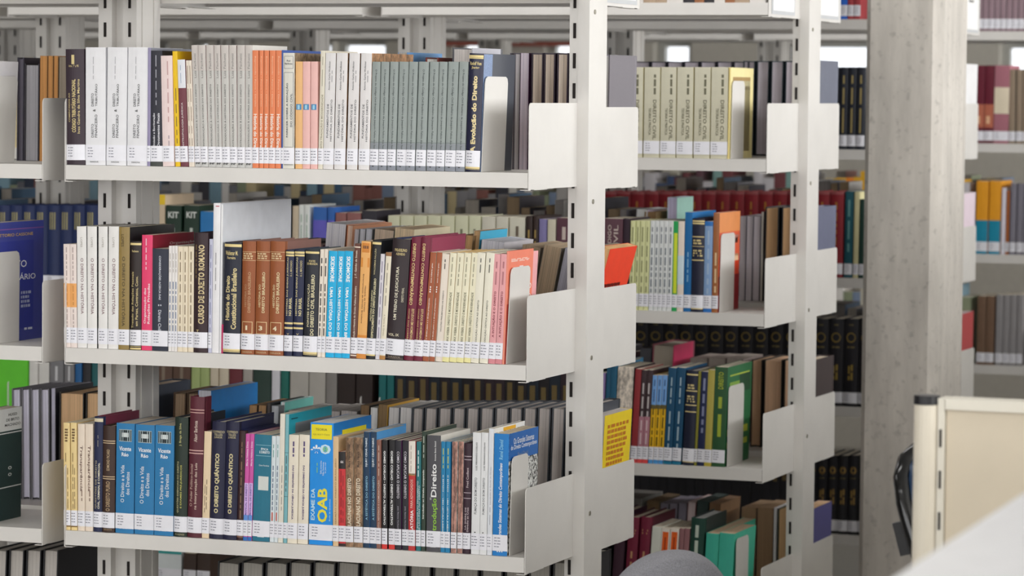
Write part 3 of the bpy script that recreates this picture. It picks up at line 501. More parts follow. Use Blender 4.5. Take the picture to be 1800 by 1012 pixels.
R3 = [
 ([(112.3, 123.6), (124.9, 135.5)], 743, -3, '#e8cf94', 'slim yellow-cream book with brown lettering', dict(texts=(W_('~45', .5, .82, .95, .5, '#5c3c1c', 'h'), W_('~6', .35, .2, .72, .18, '#8a7048'), W_('~4', .65, .2, .58, .15, '#8a7048')), bands=((.03, .045, '#7a5a20'),))),
 ([(136.6, 148.8), (149.3, 162.9)], 745, -2, '#e6d7c6', 'pinkish-cream book with italic brown lettering', dict(texts=(W_('Transparência', .5, .37, .8, .45, '#6a4a40', 'd', .15, .0), W_('~2', .6, .28, .38, .25, '#a08878', 'd')), bands=((.155, .165, '#e8a860'),))),
 ([(163.7, 178.9)], 732, 0, '#1c2346', 'narrow navy hardcover lettered Questões de Direito Civil', dict(hard=True, board='#702840', bx=244, texts=(W_('QUESTÕES DE DIREITO', .28, .2, .62, .26, '#cfc4a0', 'u', 0, .0), W_('CIVIL, CRIMINAL E COMERCIAL', .66, .2, .6, .24, '#ece6cc', 'u', 0, .01), W_('~2', .5, .74, .84, .06, '#d0c8b0')), bands=((.955, .985, '#cfc4a8'),))),
 ([(179.6, 201)], 748, 0, '#38251f', 'dark brown hardcover with ruled gold bands', dict(hard=True, texts=(W_('O DIREITO PURO', .5, .2, .48, .34, '#b59a78', 'u', 0, .01), W_('EDMOND PICARD', .5, .58, .78, .24, '#c4ac88'), W_('SARAIVA', .5, .02, .035, .7, '#a89070', 'h')), bands=tuple((a, b, '#cdb594') for a, b in ((.835, .842), (.855, .862), (.5, .507), (.52, .527))))),
 ([(202.3, 234.4), (235.7, 269.6), (270.9, 304.3)], 745, 0, '#2272a6', 'thick blue O Direito e a Vida dos Direitos', dict(hard=False, board='#2a6494', tops=[744, 746.5, 747.5], page='#b9b0a4', texts=(W_('Vicente', .5, .75, .79, .66, '#f0f5fa', 'h', 0, .01), W_('Ráo', .5, .7, .735, .38, '#f0f5fa', 'h', 0, .01), W_('O Direito e a Vida', .37, .28, .62, .2, '#dfe8f0'), W_('dos Direitos', .66, .35, .56, .2, '#dfe8f0'), W_('RT', .48, .04, .075, .5, '#f4f7fa', 'h', 0, .05)), bands=((.835, .945, '#9fb0b4', .15, .85), (.84, .94, '#1f2c30', .17, .83), (.875, .915, '#c8d0d0', .32, .68)))),
 ([(304.8, 327.9)], 733, 0, '#1c2b22', 'dark green hardcover with yellow lettering', dict(hard=True, board='#1b2432', texts=(W_('QUESTÕES ESSENCIAIS DO DIREITO', .32, .2, .63, .18, '#c8c49a'), W_('E EXAMES PRÉ-JURÍDICOS', .57, .24, .6, .18, '#d4cf6a'), W_('J. Braga da Silva', .5, .76, .95, .2, '#c4bf80'), W_('FORENSE', .5, .012, .026, .7, '#a8a280', 'h')))),
 ([(328.5, 353.3)], 697, 3, '#521c2a', 'tall maroon hardcover on the interpretation of laws', dict(hard=True, bx=371, texts=(W_('O Poder Político-Social', .25, .22, .52, .2, '#cdb0a4'), W_('na Interpretação das Leis', .6, .2, .53, .22, '#dcc4b4'), W_('Alaor Barbosa', .5, .68, .83, .24, '#dcc8bc')), bands=((.595, .602, '#caa49c'), (.615, .622, '#caa49c'), (.885, .89, '#caa49c'), (.905, .91, '#caa49c')))),
 ([(354, 366.7)], 758, 2.5, '#e6cfae', 'plain cream paperback between the maroon and navy hardcovers', dict(left='#b03060', texts=(W_('~4', .55, .27, .55, .12, '#6c5c48'), W_('~3', .3, .24, .5, .1, '#6c5c48')))),
 ([(367.5, 392), (392.8, 415.5)], 741, 3, '#1a1b38', 'navy hardcover lettered O Direito Quântico in pale gold', dict(hard=True, board='#262c54', bx=481, texts=(W_('O DIREITO QUÂNTICO', .48, .22, .73, .42, '#dccfa0', 'u', 0, .03), W_('GOFFREDO', .5, .905, .925, .85, '#c9bd96', 'h'), W_('TELLES', .5, .88, .9, .6, '#c9bd96', 'h'), W_('JUNIOR', .5, .855, .875, .6, '#c9bd96', 'h')))),
 ([(416, 426.8)], 757, 2.5, '#331a1e', 'narrow dark brown hardcover with red-tinged lettering', dict(hard=True, board='#222a54', texts=(W_('~7', .55, .2, .72, .25, '#8a6a50'), W_('~3', .55, .76, .9, .2, '#8a6a50')), bands=((.025, .06, '#7a5848'),))),
 ([(427.5, 434.8), (435.2, 442)], 762, 2.5, '#c2529c', 'thin magenta-pink book, blue at the foot', dict(bands=((.0, .035, '#2a68b0'), (.06, .24, '#5a8ad0'), (.24, .54, '#c9a8dc')), texts=(W_('MANUAL DE DIREITO', .5, .24, .53, .45, '#5a3a98', 'u', 0, .01), W_('Maria Helena Diniz', .5, .7, .93, .4, '#f4d8ec', 'u', 0, .01)))),
 ([(442.7, 472.6)], 764, 2, '#1b6a82', 'wide teal Ética e Direito book with small square picture', dict(texts=(W_('ÉTICA', .62, .855, .88, .42, '#e6f0f4', 'h', 0, .01), W_('E DIREITO', .62, .825, .848, .6, '#e6f0f4', 'h', 0, .01), W_('Chaim Perelman', .6, .705, .72, .6, '#cfe0e8', 'h'), W_('~1', .5, .035, .05, .4, '#e8f0f4', 'h')), bands=((.9, .904, '#8ab8c8', .1, .98), (.8, .804, '#8ab8c8', .1, .98), (.48, .61, '#c8ccc8', .28, .88)))),
 ([(473.3, 480.7), (481.2, 487.6)], 766, 1.5, '#dbe5ea', 'very thin blue-white pamphlet with red foot', dict(texts=(W_('~8', .5, .3, .72, .35, '#5a6c88'), W_('~2', .5, .8, .92, .3, '#6fa8a0'), W_('~1', .5, .2, .28, .5, '#d05a48')))),
 ([(488.5, 497.3)], 727, 1, '#d6d2c6', 'tall thin ivory book beside the tall teal one', dict(texts=(W_('~6', .6, .25, .6, .15, '#6c6c68'),), board='#ccc4b6', bx=560)),
 ([(498, 504.2)], 728, 1, '#74aab2', 'tall thin pale teal book whose front cover shows', dict(board='#29a3b4', bx=583, boardtex=(('r', .15, 1, .0, .925, '#8b8f90'), ('t', '~11', .05, .2, .955, .968, '#154048'),), texts=(W_('~5', .5, .4, .68, .4, '#4a6a72'),), bands=((.36, .363, '#33565c'), (.7, .703, '#33565c')))),
 ([(504.8, 522), (522.7, 540.6)], 764, 1, '#e4dccb', 'cream book lettered in small purple blocks', dict(left='#d8d0c0', texts=(W_('DAS DIMENSÕES DA CIÊNCIA JURÍDICA', .5, .22, .72, .26, '#5c4c7c', 'd', 0, .02), W_('~3', .5, .8, .94, .26, '#5c4c7c'), W_('~1', .5, .055, .075, .25, '#4c3c6c', 'h')))),
 ([(542.6, 583.8)], 743, -.5, '#0f86d8', 'big bright blue exam guide lettered Exame da OAB with yellow patch', dict(board='#1b7cc8', bx=652, rough=.3, page='#e6e6e6', boardtex=(('r', .22, .86, .74, .93, '#f0df14'), ('t', 'TEORIA & QUESTÕES', .26, .82, .82, .86, '#8a8430')), bands=((.865, .985, '#f2e312', .05, .93),), texts=(W_('TEORIA', .48, .935, .955, .5, '#7a7420', 'h'), W_('QUESTÕES', .48, .895, .912, .72, '#a89c20', 'h'), W_('~1', .08, .77, .785, .1, '#ffffff', 'h'), W_('*', .28, .73, .82, .32, '#f4f8fc', 'h', 0, .02), W_('0', .66, .745, .825, .46, '#cfeaf8', 'h', 0, .0), W_('8', .66, .765, .805, .22, '#8fd48a', 'h'), W_('Saiba conteúdos', .48, .58, .69, .07, '#d8ecf8'), W_('Não Somente', .58, .57, .68, .07, '#d8ecf8'), W_('ler para crer', .68, .59, .68, .07, '#d8ecf8'), W_('~2', .32, .59, .67, .05, '#8fd48a'), W_('EXAME DA', .15, .2, .46, .17, '#bfe4fa', 'u', 0, .02), W_('OAB', .56, .185, .465, .42, '#f0e23a', 'u', 0, .02), W_('Rede de Questões', .88, .2, .38, .06, '#bfe4fa')))),
 ([(585, 594.6)], 767, -2.5, '#d3b48c', 'slim tan book', dict(texts=(W_('SERMÃO NO DIREITO BRASILEIRO', .5, .2, .8, .34, '#b08c60'),))),
 ([(595.2, 607.3)], 794, -2.5, '#c42f34', 'short red book with a black top', dict(d=.12, bands=((.82, 1., '#1d1718'), (.0, .03, '#2a1a1a')), texts=(W_('“', .5, .88, .91, .4, '#e8e0e0', 'h'), W_('~5', .35, .25, .8, .14, '#7a1c22'), W_('~5', .65, .25, .75, .12, '#7a1c22')))),
 ([(608, 621.2), (621.7, 637)], 769, -3, '#86694f', 'brown mottled book lettered As Lacunas no Direito', dict(kind='worn', board='#a89c88', texts=(W_('AS LACUNAS NO DIREITO', .52, .13, .63, .5, '#e6d8c0', 'u', 0, .02), W_('Maria Helena Diniz', .5, .73, .94, .3, '#3a2c22')))),
 ([(638.4, 649.2), (650, 661.4)], 759, -2.5, '#10324e', 'dark teal-blue book lettered A Estética do Direito', dict(board='#4a92cc', bx=713, texts=(W_('A ESTÉTICA DO DIREITO', .5, .24, .62, .4, '#8fc0d8', 'u', 0, .01), W_('DJURY CESAR FABRIZ', .5, .7, .95, .38, '#e4eef4', 'u', 0, .01)))),
 ([(661.9, 669.9)], 773, -2.5, '#82584c', 'narrow red-brown book on rhetoric and communication', dict(texts=(W_('DIREITO, RETÓRICA E COMUNICAÇÃO', .5, .14, .63, .45, '#e8d2c4'), W_('~4', .5, .67, .95, .28, '#d0b4a4')))),
 ([(671.3, 680.8), (682.9, 693.4)], 773, -2.5, '#191619', 'narrow black book with a red foot', dict(bands=((.0, .045, '#c9302c'),), texts=(W_('GOMES COELHO • DIREITO ALTERNATIVO', .5, .22, .9, .38, '#ececec', 'd', 0, .02),))),
 ([(694.3, 705.2), (706.6, 717.4)], 774, -2.5, '#201e26', 'black book lettered Como Aplicar o Direito', dict(left='#5c2a60', board='#6a2a6c', texts=(W_('COMO APLICAR O DIREITO', .5, .47, .9, .4, '#d8d4dc', 'd', 0, .0), W_('João Batista Herkenhoff', .5, .16, .4, .26, '#a8a4b0', 'd')))),
 ([(718, 729.6)], 775, -2, '#b52d30', 'narrow book lettered Oratória, white above and red below', dict(bands=((.69, 1., '#e6ded4'), (.685, .705, '#a87828')), texts=(W_('ORATÓRIA', .48, .13, .37, .55, '#fbeeee', 'u', 0, .02), W_('PARA ADVOGADOS', .48, .39, .65, .4, '#f0c4b8'), W_('~4', .35, .72, .96, .12, '#8a7a6a')))),
 ([(730.6, 739)], 776, -2, '#1c6a70', 'narrow teal book', dict(texts=(W_('DA BIOLOGIA NO PENSAMENTO', .35, .15, .64, .28, '#dceeee'), W_('DAS LACUNAS NO DIREITO', .7, .15, .6, .25, '#dceeee'), W_('~4', .45, .68, .92, .3, '#dceeee')))),
 ([(740, 747)], 758, -2, '#2a3a2e', 'narrow dark green book lettered Introdução ao Direito Comparado', dict(board='#37443a', bx=802, texts=(W_('Introdução ao Direito Comparado', .5, .27, .68, .5, '#e8ece4', 'u', 0, .02), W_('~3', .5, .78, .96, .35, '#b8c0b4')))),
 ([(749, 773.5)], 765, -2, '#45444a', 'thick charcoal book lettered Introdução ao Direito in green and white', dict(hard=False, bulge_=0, page='#ddd8cf', board='#d8d4cc', texts=(W_('Direito', .52, .47, .755, .4, '#f4f4f4', 'u', 0, .01), W_('ao', .3, .445, .465, .12, '#cfcfcf'), W_('Introdução', .6, .13, .46, .42, '#8fc43a', 'u', 0, .01), W_('Antonio Bento Betioli', .62, .78, .95, .12, '#e8e8e8'), W_('~1', .5, .035, .05, .4, '#e8e8e8', 'h')))),
 ([(774.2, 781.7), (782.3, 790.6)], 776, -1.5, '#1277a6', 'narrow teal-blue book with a yellow foot', dict(bands=((.05, .07, '#cdd86a'),), texts=(W_('O ESTADO — UMA LEITURA JURÍDICA', .5, .15, .7, .4, '#f0f6f4', 'd', 0, .02), W_('~3', .5, .76, .94, .3, '#d8d46a')))),
 ([(792.7, 802.4), (803.7, 812.4)], 776, -.5, '#a2786c', 'worn rose-brown book', dict(kind='worn', board='#d8d0c4', texts=(W_('~6', .5, .2, .9, .2, '#6a4a44'),))),
 ([(812.8, 826)], 779, 0, '#321c2a', 'plum hardcover with silver bands', dict(hard=True, texts=(W_('LA SHERE DE', .35, .22, .42, .22, '#d8c8cc'), W_('Derecho en Crisis', .65, .2, .42, .22, '#d8c8cc'), W_('Fred Cudlant', .55, .6, .78, .3, '#cdbcc0')), bands=((.5, .505, '#c0b0b8'), (.55, .555, '#c0b0b8'), (.85, .855, '#c0b0b8'), (.88, .885, '#c0b0b8')))),
 ([(827.4, 842.4), (843.2, 855.4)], 760, 0, '#e4e5e7', 'white book lettered Fumaça do Bom Direito', dict(texts=(W_('FUMAÇA DO BOM DIREITO', .5, .33, .63, .36, '#6a6c70'), W_('LUIZ FERNANDO COELHO', .5, .69, .92, .2, '#4a4c50'), W_('•', .45, .175, .185, .2, '#222222', 'h'), W_('•', .45, .05, .065, .2, '#222222', 'h')))),
 ([(856, 864.8)], 753, 0, '#dfe2e8', 'white book with a yellow patch on its tall cover', dict(board='#e9e9e8', bx=922, boardtex=(('r', .3, .7, .5, .99, '#f0b414'),), texts=(W_('Introdução ao Estudo do Direito', .55, .4, .7, .25, '#9aa0ac'), W_('~2', .5, .24, .38, .18, '#a8acb8')))),
 ([(865.6, 891.6)], 762, 0, '#0d74bc', 'bright blue book lettered Os Grandes Sistemas do Direito Contemporâneo', dict(board='#e4e4e2', bkind='photo', bx=946, page='#c8bba4', boardtex=(('r', 0, 1, .775, 1., '#1f66b4'), ('t', 'Os Grandes Sistemas', .15, .85, .905, .955, '#eef2fa'), ('t', 'do Direito Contemporâneo', .06, .95, .85, .9, '#eef2fa'), ('t', 'René David', .3, .65, .795, .83, '#7f90b0')), texts=(W_('Os Grandes Sistemas do Direito Contemporâneo', .52, .1, .76, .3, '#f0f5fa', 'u', .15, .01), W_('René David', .5, .79, .95, .26, '#8fd0f0', 'u', .15), W_('m', .5, .03, .055, .4, '#e8f0f8', 'h', 0, .03)))),
]
for _s in R3:
    if len(_s) > 5: _s[5].pop('bulge_', None)
front(0, 3, "front low shelf", ST, R3, 945)
def lighten(h, k=1.36):
    return '#'+''.join('%02x' % min(255, int(int(h[i:i+2], 16)*k+14)) for i in (1, 3, 5))
def back(n, r, where, specs, ypix):
    """books of the far face, fore-edges (or a cover) towards the near aisle; measured on the plane of the fore-edges"""
    Z = rowz(n, 1, r)+LIP+.0008
    for sp in specs:
        xs, ytop, lean, col, desc = sp[:5]; kw = dict(sp[5]) if len(sp) > 5 else {}
        kw['page'] = lighten(kw.get('page', '#8f8a84'))
        d = kw.pop('d', .165); yo = n*S+T-.006-d; tops = kw.pop('tops', None); X1 = kw.pop('X1', None)
        for i, (a, b) in enumerate(xs):
            XA = at(a, ypix, yo)[0]; XB = at(b, ypix, yo)[0] if X1 is None else X1
            if X1 is not None: XA = X1-(at(b, ypix, yo)[0]-XA)
            w = max(.004, XB-XA-.0004)
            h = at((a+b)/2, (tops[i] if tops else ytop), yo)[2]-Z
            ppm = (pj(XA+.1, yo, Z)[0]-pj(XA, yo, Z)[0])*10
            th = math.atan2(lean+.009*h*ppm, h*ppm)
            make_book((desc if isinstance(desc, str) else desc[i])+', '+where, XA, yo, Z, w, h, d, lean=th, facing=1, spine=col,
                      group=None if len(xs) == 1 else desc+', '+where, **kw)
def endbook(n, r, px_w, ytop, left, page, desc, where, d=.165, lean=0, hard=True, y=300, X1=-.003, **kw):
    was = STUFF[0]; STUFF[0] = False
    b = pj(X1, n*S+T-.006-d, rowz(n, 1, r))[0]
    back(n, r, where, [([(b-px_w, b)], ytop, lean, left, desc, dict(left=left, page=page, hard=hard, d=d, X1=X1, **kw))], y)
    STUFF[0] = was
_be = {}
def bookend(n, r, pa, pb, ytop, label, lean=0):
    Y = n*S+.012; z = rowz(n, 0, r)+LIP+.0009
    X = at(pa, pj(-.1, Y, z)[1], Y)[0]; h = at(pa, ytop, Y)[2]-z
    q = .02
    while pj(X, Y+q, z)[0] < pb: q += .002
    m = MB(); rr = .012
    pl = [(0, 0), (q, 0), (q, h-rr), (q-rr*.3, h-rr*.3), (q-rr, h), (rr, h), (rr*.3, h-rr*.3), (0, h-rr)]
    m.prism(pl, 'x', 0, .0014, STEEL)
    root = empty('bookend', (X, Y, z), (0, math.radians(lean+.6), 0)); m.build('upright_plate', root)
    f = MB(); f.prism([(0., .004), (-.05, .004), (-.065, .02), (-.065, q-.02), (-.05, q-.004), (0., q-.004)], 'z', -.0003, -.0001, STEEL)
    b = f.build('base_tongue', root)
    tag(root, label, 'bookend')
NR = 'nearest rack rear'
CAR = '#c7b7a4'
# --- nearest rack, left bay (front)
front(0, 1, 'left bay top shelf', ST, [([(-46, -24)], 107, 6, '#e2dfe0', 'white book with its cover leaning behind a bookend', dict(board='#d9d6da', bx=31, boardtex=(('t', 'CRIMINAL', .1, .95, .58, .61, '#333338'), ('t', 'FISCAL', .3, .95, .34, .37, '#333338'))))], 290)
front(0, 2, 'left bay middle shelf', ST, [([(-38, -14)], 392, 0, '#26307c', 'royal blue tax law book with large white cover letters', dict(board='#2b3790', bx=76, rough=.3, boardtex=(('r', .0, .8, .1, .84, '#1f2f9c'), ('t', 'VITTORIO CASSONE', .05, .78, .88, .905, '#d6b05a'), ('r', 0, 1, .935, .945, '#7a4a9a'), ('t', 'DIREITO', .08, .66, .615, .675, '#f0f2fa'), ('t', 'TRIBUTÁRIO', .05, .84, .51, .57, '#f0f2fa'), ('t', '~44', .55, .75, .27, .42, '#b8c0e0'), ('t', '~21', .62, .78, .08, .11, '#dfe4f4'))))], 598)
front(0, 3, 'left bay low shelf', ST, [([(-52, -26)], 724, 0, '#dfe0e0', 'book with white and dark green cover behind a bookend', dict(board='#1d3636', bx=38, boardtex=(('r', 0, 1, .8, 1, '#dcdede'), ('r', 0, 1, .775, .785, '#dcdede'), ('r', 0, 1, .29, .3, '#dcdede'), ('t', 'HUGO', .62, .86, .93, .955, '#333333'), ('t', 'DE BRITO', .56, .92, .885, .91, '#333333'), ('t', 'MACHADO', .52, .96, .84, .865, '#333333'), ('t', 'o', .62, .72, .45, .48, '#e0e4e4'), ('t', 'o', .62, .72, .39, .42, '#e0e4e4'))))], 905)
bookend(0, 1, -18, 23, 133, 'steel bookend on the top shelf of the left bay', 2.4)
bookend(0, 2, -10, 32, 444, 'steel bookend against the royal blue book')
bookend(0, 3, -25, 16, 752, 'steel bookend against the white and dark green book')
bookend(0, 1, 845.5, 885, 134, 'steel bookend beside the navy book A Evolução do Direito', 1.5)
bookend(0, 2, 889, 923, 470, 'steel bookend in front of the coral cover', 2.0)
bookend(0, 3, 894.5, 923, 803, 'steel bookend beside the book Os Grandes Sistemas', .6)
# --- nearest rack, far face
back(0, 1, NR, [
 ([(893, 903)], 93, 0, '#55505a', 'narrow dark hardcover with grey page edges, top shelf', dict(page='#8f8b8e', hard=True)),
 ([(903, 911)], 95, 0, '#8d8a90', 'thin grey book seen from its page side, top shelf', dict(page='#8f8c90')),
 ([(911.5, 927)], 93, 0, '#4a2a4a', 'plum book with lilac page edges, top shelf', dict(page='#a9a1b4')),
 ([(931, 952), (953, 973), (976, 996), (998, 1018)], 93, 0, '#2f2433', 'dark plum hardcover with grey-brown page edges, top shelf', dict(page='#a09489', hard=True)),
 ([(697, 713)], 92, 0, '#5b94d0', 'tall light blue book, top shelf', dict(left='#6aa3dc', d=.185)),
 ([(792, 828)], 84, 0, '#5a5a60', 'tall hardcover in a plastic wrap, top shelf', dict(left='#c9c8d2', d=.165, page='#a9a4a2', hard=True)),
 ([(745, 768)], 101, 0, '#7c3a34', 'red-brown hardcover, top shelf', dict(left='#86423a', page='#b8b0a8', hard=True)),
 ([(29, 41)], 101, 0, '#37333f', 'slate hardcover, top shelf of the left bay', dict(page='#4a464f', hard=True)),
 ([(42, 68)], 112, 0, '#2b2830', 'grey page block in dark covers, left bay top shelf', dict(page='#77757a', hard=True)),
 ([(69, 82), (83, 92), (93, 101)], 98, 0, '#8a6136', 'brown-paged paperback, top shelf of the left bay', dict(page='#94683c')),
 ([(102, 116)], 100, 0, '#3b3530', 'dark book with grey edge, top shelf of the left bay', dict(page='#6d6459')),
], 290)
endbook(0, 1, 44, 96, '#6e6970', '#b9b5b6', 'grey cloth hardcover ending the top shelf', NR, y=300, bkind='cloth', kind='cloth')
back(0, 2, NR, [
 ([(487, 512), (513, 534)], 424, 8, '#1c1c22', 'black hardcover with dark page edges, middle shelf', dict(page='#5d5048', hard=True)),
 ([(536, 556)], 430, 10, '#5c3848', 'dusky maroon book, middle shelf', dict(page='#6a5a58', left='#7a5060')),
 ([(560, 594)], 393, 12, '#cfcdd0', 'wide paperback with lilac-grey page edges, middle shelf', dict(page='#aaa8b2', d=.2, left='#9a7a6c')),
 ([(596, 606)], 396, 12, '#d9772e', 'orange-covered book, middle shelf', dict(page='#9c8474', left='#a8714e', d=.2)),
 ([(607, 617), (618, 628), (629, 640)], 402, 12, '#7b7c80', 'thin grey paperback leaning, middle shelf', dict(page='#8a8a90', d=.19)),
 ([(642, 676)], 404, 14, '#55524e', 'thick paperback with tan page edges, middle shelf', dict(page='#8b7c6c', d=.19, left='#77726a')),
 ([(678, 712)], 402, 14, '#c9bda0', 'thick cream paperback with tan page edges, middle shelf', dict(page='#98876e', d=.19, left='#cfc4a6')),
 ([(786, 798), (800, 813)], 413, 16, '#6c5436', 'brown-edged paperback, middle shelf', dict(page='#8a6c48')),
 ([(814, 826)], 405, 16, '#b0a89c', 'book with a sky blue cover strip, middle shelf', dict(page='#8a7050', left='#38a6c8', d=.15)),
 ([(828, 868)], 424, 16, '#a8a4a8', 'wide book with lilac-grey page edges, middle shelf', dict(page='#a6a5b2')),
 ([(890, 922)], 432, 26, '#8f8478', 'brown-edged paperback slumping against its neighbour, middle shelf', dict(page='#80705c', d=.19)),
 ([(924, 955)], 432, 30, '#8a8176', 'wide brown-edged paperback slumping to the rack end, middle shelf', dict(page='#8a7a64', d=.19)),
 ([(957, 982)], 436, 34, '#77767c', 'grey-edged paperback slumping to the rack end, middle shelf', dict(page='#85848e', d=.19)),
 ([(984, 1004)], 432, 40, '#1d3b4c', 'dark teal paperback leaning at the rack end, middle shelf', dict(page='#6a5c4c', left='#e6e4e2', d=.2)),
 ([(1008, 1026)], 430, 46, '#e2492a', 'orange-red book leaning out over the end panel, middle shelf', dict(page='#a9855a', left='#f0421f', d=.165, boardtex=(('t', '~55', .18, .85, .28, .66, '#7c1c10'), ('t', '~51', .3, .9, .62, .66, '#7c1c10')))),
], 620)
back(0, 3, NR, [
 ([(22, 38), (39, 54), (55, 71), (72, 88)], 683, -3, '#5f5d63', 'grey-edged volume in a row, low shelf of the left bay', dict(page='#8f8d98', hard=True)),
 ([(90, 98)], 682, -2, '#2d2d33', 'dark-edged slim volume, low shelf of the left bay', dict(page='#7b7a86')),
 ([(103, 146), (149, 180)], 690, 0, '#1b1714', 'thick brown-edged volume, low shelf of the left bay', dict(page='#94785a', hard=True)),
 ([(236, 270)], 677, 0, '#343a46', 'slate blue hardcover beside the middle upright, low shelf', dict(page='#8a7c6e', left='#384050', hard=True)),
 ([(300, 322), (324, 344)], 690, 3, '#5a4636', 'brown-edged hardcover, low shelf', dict(page='#7d6a56', hard=True)),
 ([(346, 369)], 686, 0, '#1a7cc8', 'tall vivid blue book with cover showing, low shelf', dict(page='#8a8a90', left='#1583d2', d=.22)),
 ([(432, 446), (448, 462)], 712, 4, '#4a3826', 'brown-edged book, low shelf', dict(page='#7c5f40')),
 ([(463, 470)], 708, 4, '#1c1c20', 'thin black book, low shelf', dict(page='#3a3432')),
 ([(471, 484)], 713, 4, '#6a6c70', 'grey-edged book, low shelf', dict(page='#8a8c90')),
 ([(485, 493)], 706, 6, '#7fd0cc', 'thin aqua book with cover showing, low shelf', dict(page='#b9d4d0', left='#7fd6cc', d=.14)),
 ([(500, 530), (532, 560), (562, 590), (592, 620)], 722, 5, '#86827e', 'grey-covered book behind the tall blue guide, low shelf', dict(page='#807c7a')),
 ([(626, 642)], 712, 5, '#28231e', 'dark brown book, low shelf', dict(page='#5a4630')),
 ([(644, 656)], 716, 5, '#c9c6c2', 'white-edged book, low shelf', dict(page='#b5b2ae')),
 ([(658, 674)], 711, 5, '#8a6a20', 'ochre book with yellow cover edge, low shelf', dict(page='#5f4c34', left='#d9a83c')),
 ([(676, 694), (696, 716)], 716, 5, '#8e8f96', 'grey-white edged book, low shelf', dict(page='#9b9896')),
 ([(718, 738), (740, 762), (764, 787), (789, 811), (813, 835), (837, 861), (863, 887), (889, 911), (913, 936), (938, 961), (963, 986), (988, 1010)], 716, 4, '#3c3f45', 'dark grey hardcover in the long matching row', dict(page='#8a8480', hard=True)),
 ([(1012, 1034)], 712, 5, '#2c3036', 'black-topped hardcover at the end of the matching row', dict(page='#8a8480', left='#3a3f48', hard=True)),
 ([(1036, 1062)], 730, 8, '#e8c81e', 'yellow book with orange cover print facing the rack end', dict(page='#948e8c', left='#f2d41c', X1=-.014, boardtex=(('t', '~69', .1, .88, .5, .92, '#c9781c'), ('t', '~66', .1, .88, .2, .48, '#c9781c')))),
], 930)
back(0, 4, NR, [
 ([(x, x+38) for x in range(376, 1000, 42)], 988, 5, '#1d1d21', 'black ring-bound volume on the bottom visible shelf', dict(page='#77746f', hard=True, d=.22)),
 ([(x, x+26) for x in range(-20, 80, 30)], 966, 5, '#1f1f23', 'black-covered volume on the bottom visible shelf of the left bay', dict(page='#8a8682', hard=True, d=.22)),
], 1150)
# --- second rack, front face
SR = 'second rack'
g_ = GOLD
front(1, 1, SR+', top shelf', ST, [
 ([(1098, 1129), (1131, 1158.6), (1160, 1187), (1188.6, 1217), (1219, 1247), (1248.5, 1278)], 118, -1, '#bdbaa6', 'cream plastic-wrapped law volume', dict(rough=.25, board='#c4ba8a', textsv=[(W_('DIREITO CIVIL', .68, .2, .64, .22, '#6a6854', 'd'), W_('TEORIA E PRÁTICA', .4, .25, .55, .2, '#6a6854', 'd'), W_('~3', .68, .7, .92, .22, '#6a6854', 'd'))]*6)),
 ([(1278.6, 1281)], 119, 0, '#d8c682', 'cream book with a gold-framed cover', dict(board='#e2d69c', bx=1324, stk=0, boardtex=(('r', .1, .86, .08, .9, '#a88850'), ('r', .16, .86, .08, .86, '#ddd2a4'), ('r', .24, .86, .08, .8, '#9c7c48'), ('r', .3, .86, .08, .76, '#e2d8a0')))),
], 275)
bookend(1, 1, 1284, 1305, 142, 'steel bookend beside the cream law volumes')
front(1, 2, SR+', middle shelf', ST, [
 ([(1105, 1113), (1114, 1121), (1122, 1130.3), (1130.6, 1138.6)], 388, 1, '#ccce9c', 'slim yellow-green paperback', dict(texts=(W_('~5', .5, .2, .93, .4, '#8a8c60'),))),
 ([(1139.5, 1147), (1147.5, 1155), (1155.5, 1163), (1163.4, 1171), (1171.4, 1179.8)], 388, 1, '#cfd2d2', 'slim grey-white journal', dict(texts=(W_('~6', .5, .2, .7, .5, '#77808a'), W_('~2', .5, .75, .93, .5, '#8a9098')))),
 ([(1180.3, 1189)], 389, 0, '#1e9a50', 'slim green book with a yellow-green panel', dict(bands=((.2, .87, '#c6d22e', .2, .9),))),
 ([(1189.5, 1200.5)], 389, 0, '#dccfc4', 'pale pink and white slim book', dict(bands=((.3, .62, '#c4d4dc'),))),
 ([(1201, 1213.8)], 373, 0, '#12629c', 'tall blue book', dict(board='#1370b4', bx=1258, texts=(W_('~4', .5, .3, .6, .3, '#7fb0d4'),))),
 ([(1214.3, 1235.4)], 384, 0, '#191d33', 'navy hardcover with gold bands', dict(hard=True, bands=gb((.94, .955), (.965, .98), (.8, .81), (.7, .705), (.55, .56), (.03, .05)), texts=(W_('~22', .5, .72, .78, .8, g_, 'h'), W_('~23', .5, .59, .67, .8, g_, 'h')))),
 ([(1236, 1250)], 389, 0, '#7f9cc4', 'light blue paperback', dict(bands=((.0, .1, '#2a6ab0'), (.95, 1., '#2a6ab0')), texts=(W_('~5', .5, .2, .9, .4, '#a8c0dc'),))),
 ([(1250.8, 1261.5)], 374, 0, '#9a6038', 'brown book whose red and orange cover shows', dict(board='#d8452c', bx=1301, rough=.3, texts=(W_('~3', .5, .2, .6, .5, '#e4c49a'),), boardtex=(('r', 0, 1, .8, 1, '#ef9858'), ('r', 0, 1, .55, .8, '#e4603c'), ('r', 0, 1, 0, .36, '#9c1c28'), ('r', .35, .9, .68, .73, '#2a1a1a'), ('r', .4, .95, .72, .76, '#e6dcd4'), ('r', .6, .95, .5, .57, '#f0c49a')))),
], 543)
bookend(1, 2, 1264, 1288, 411, 'steel bookend in front of the red and orange cover')
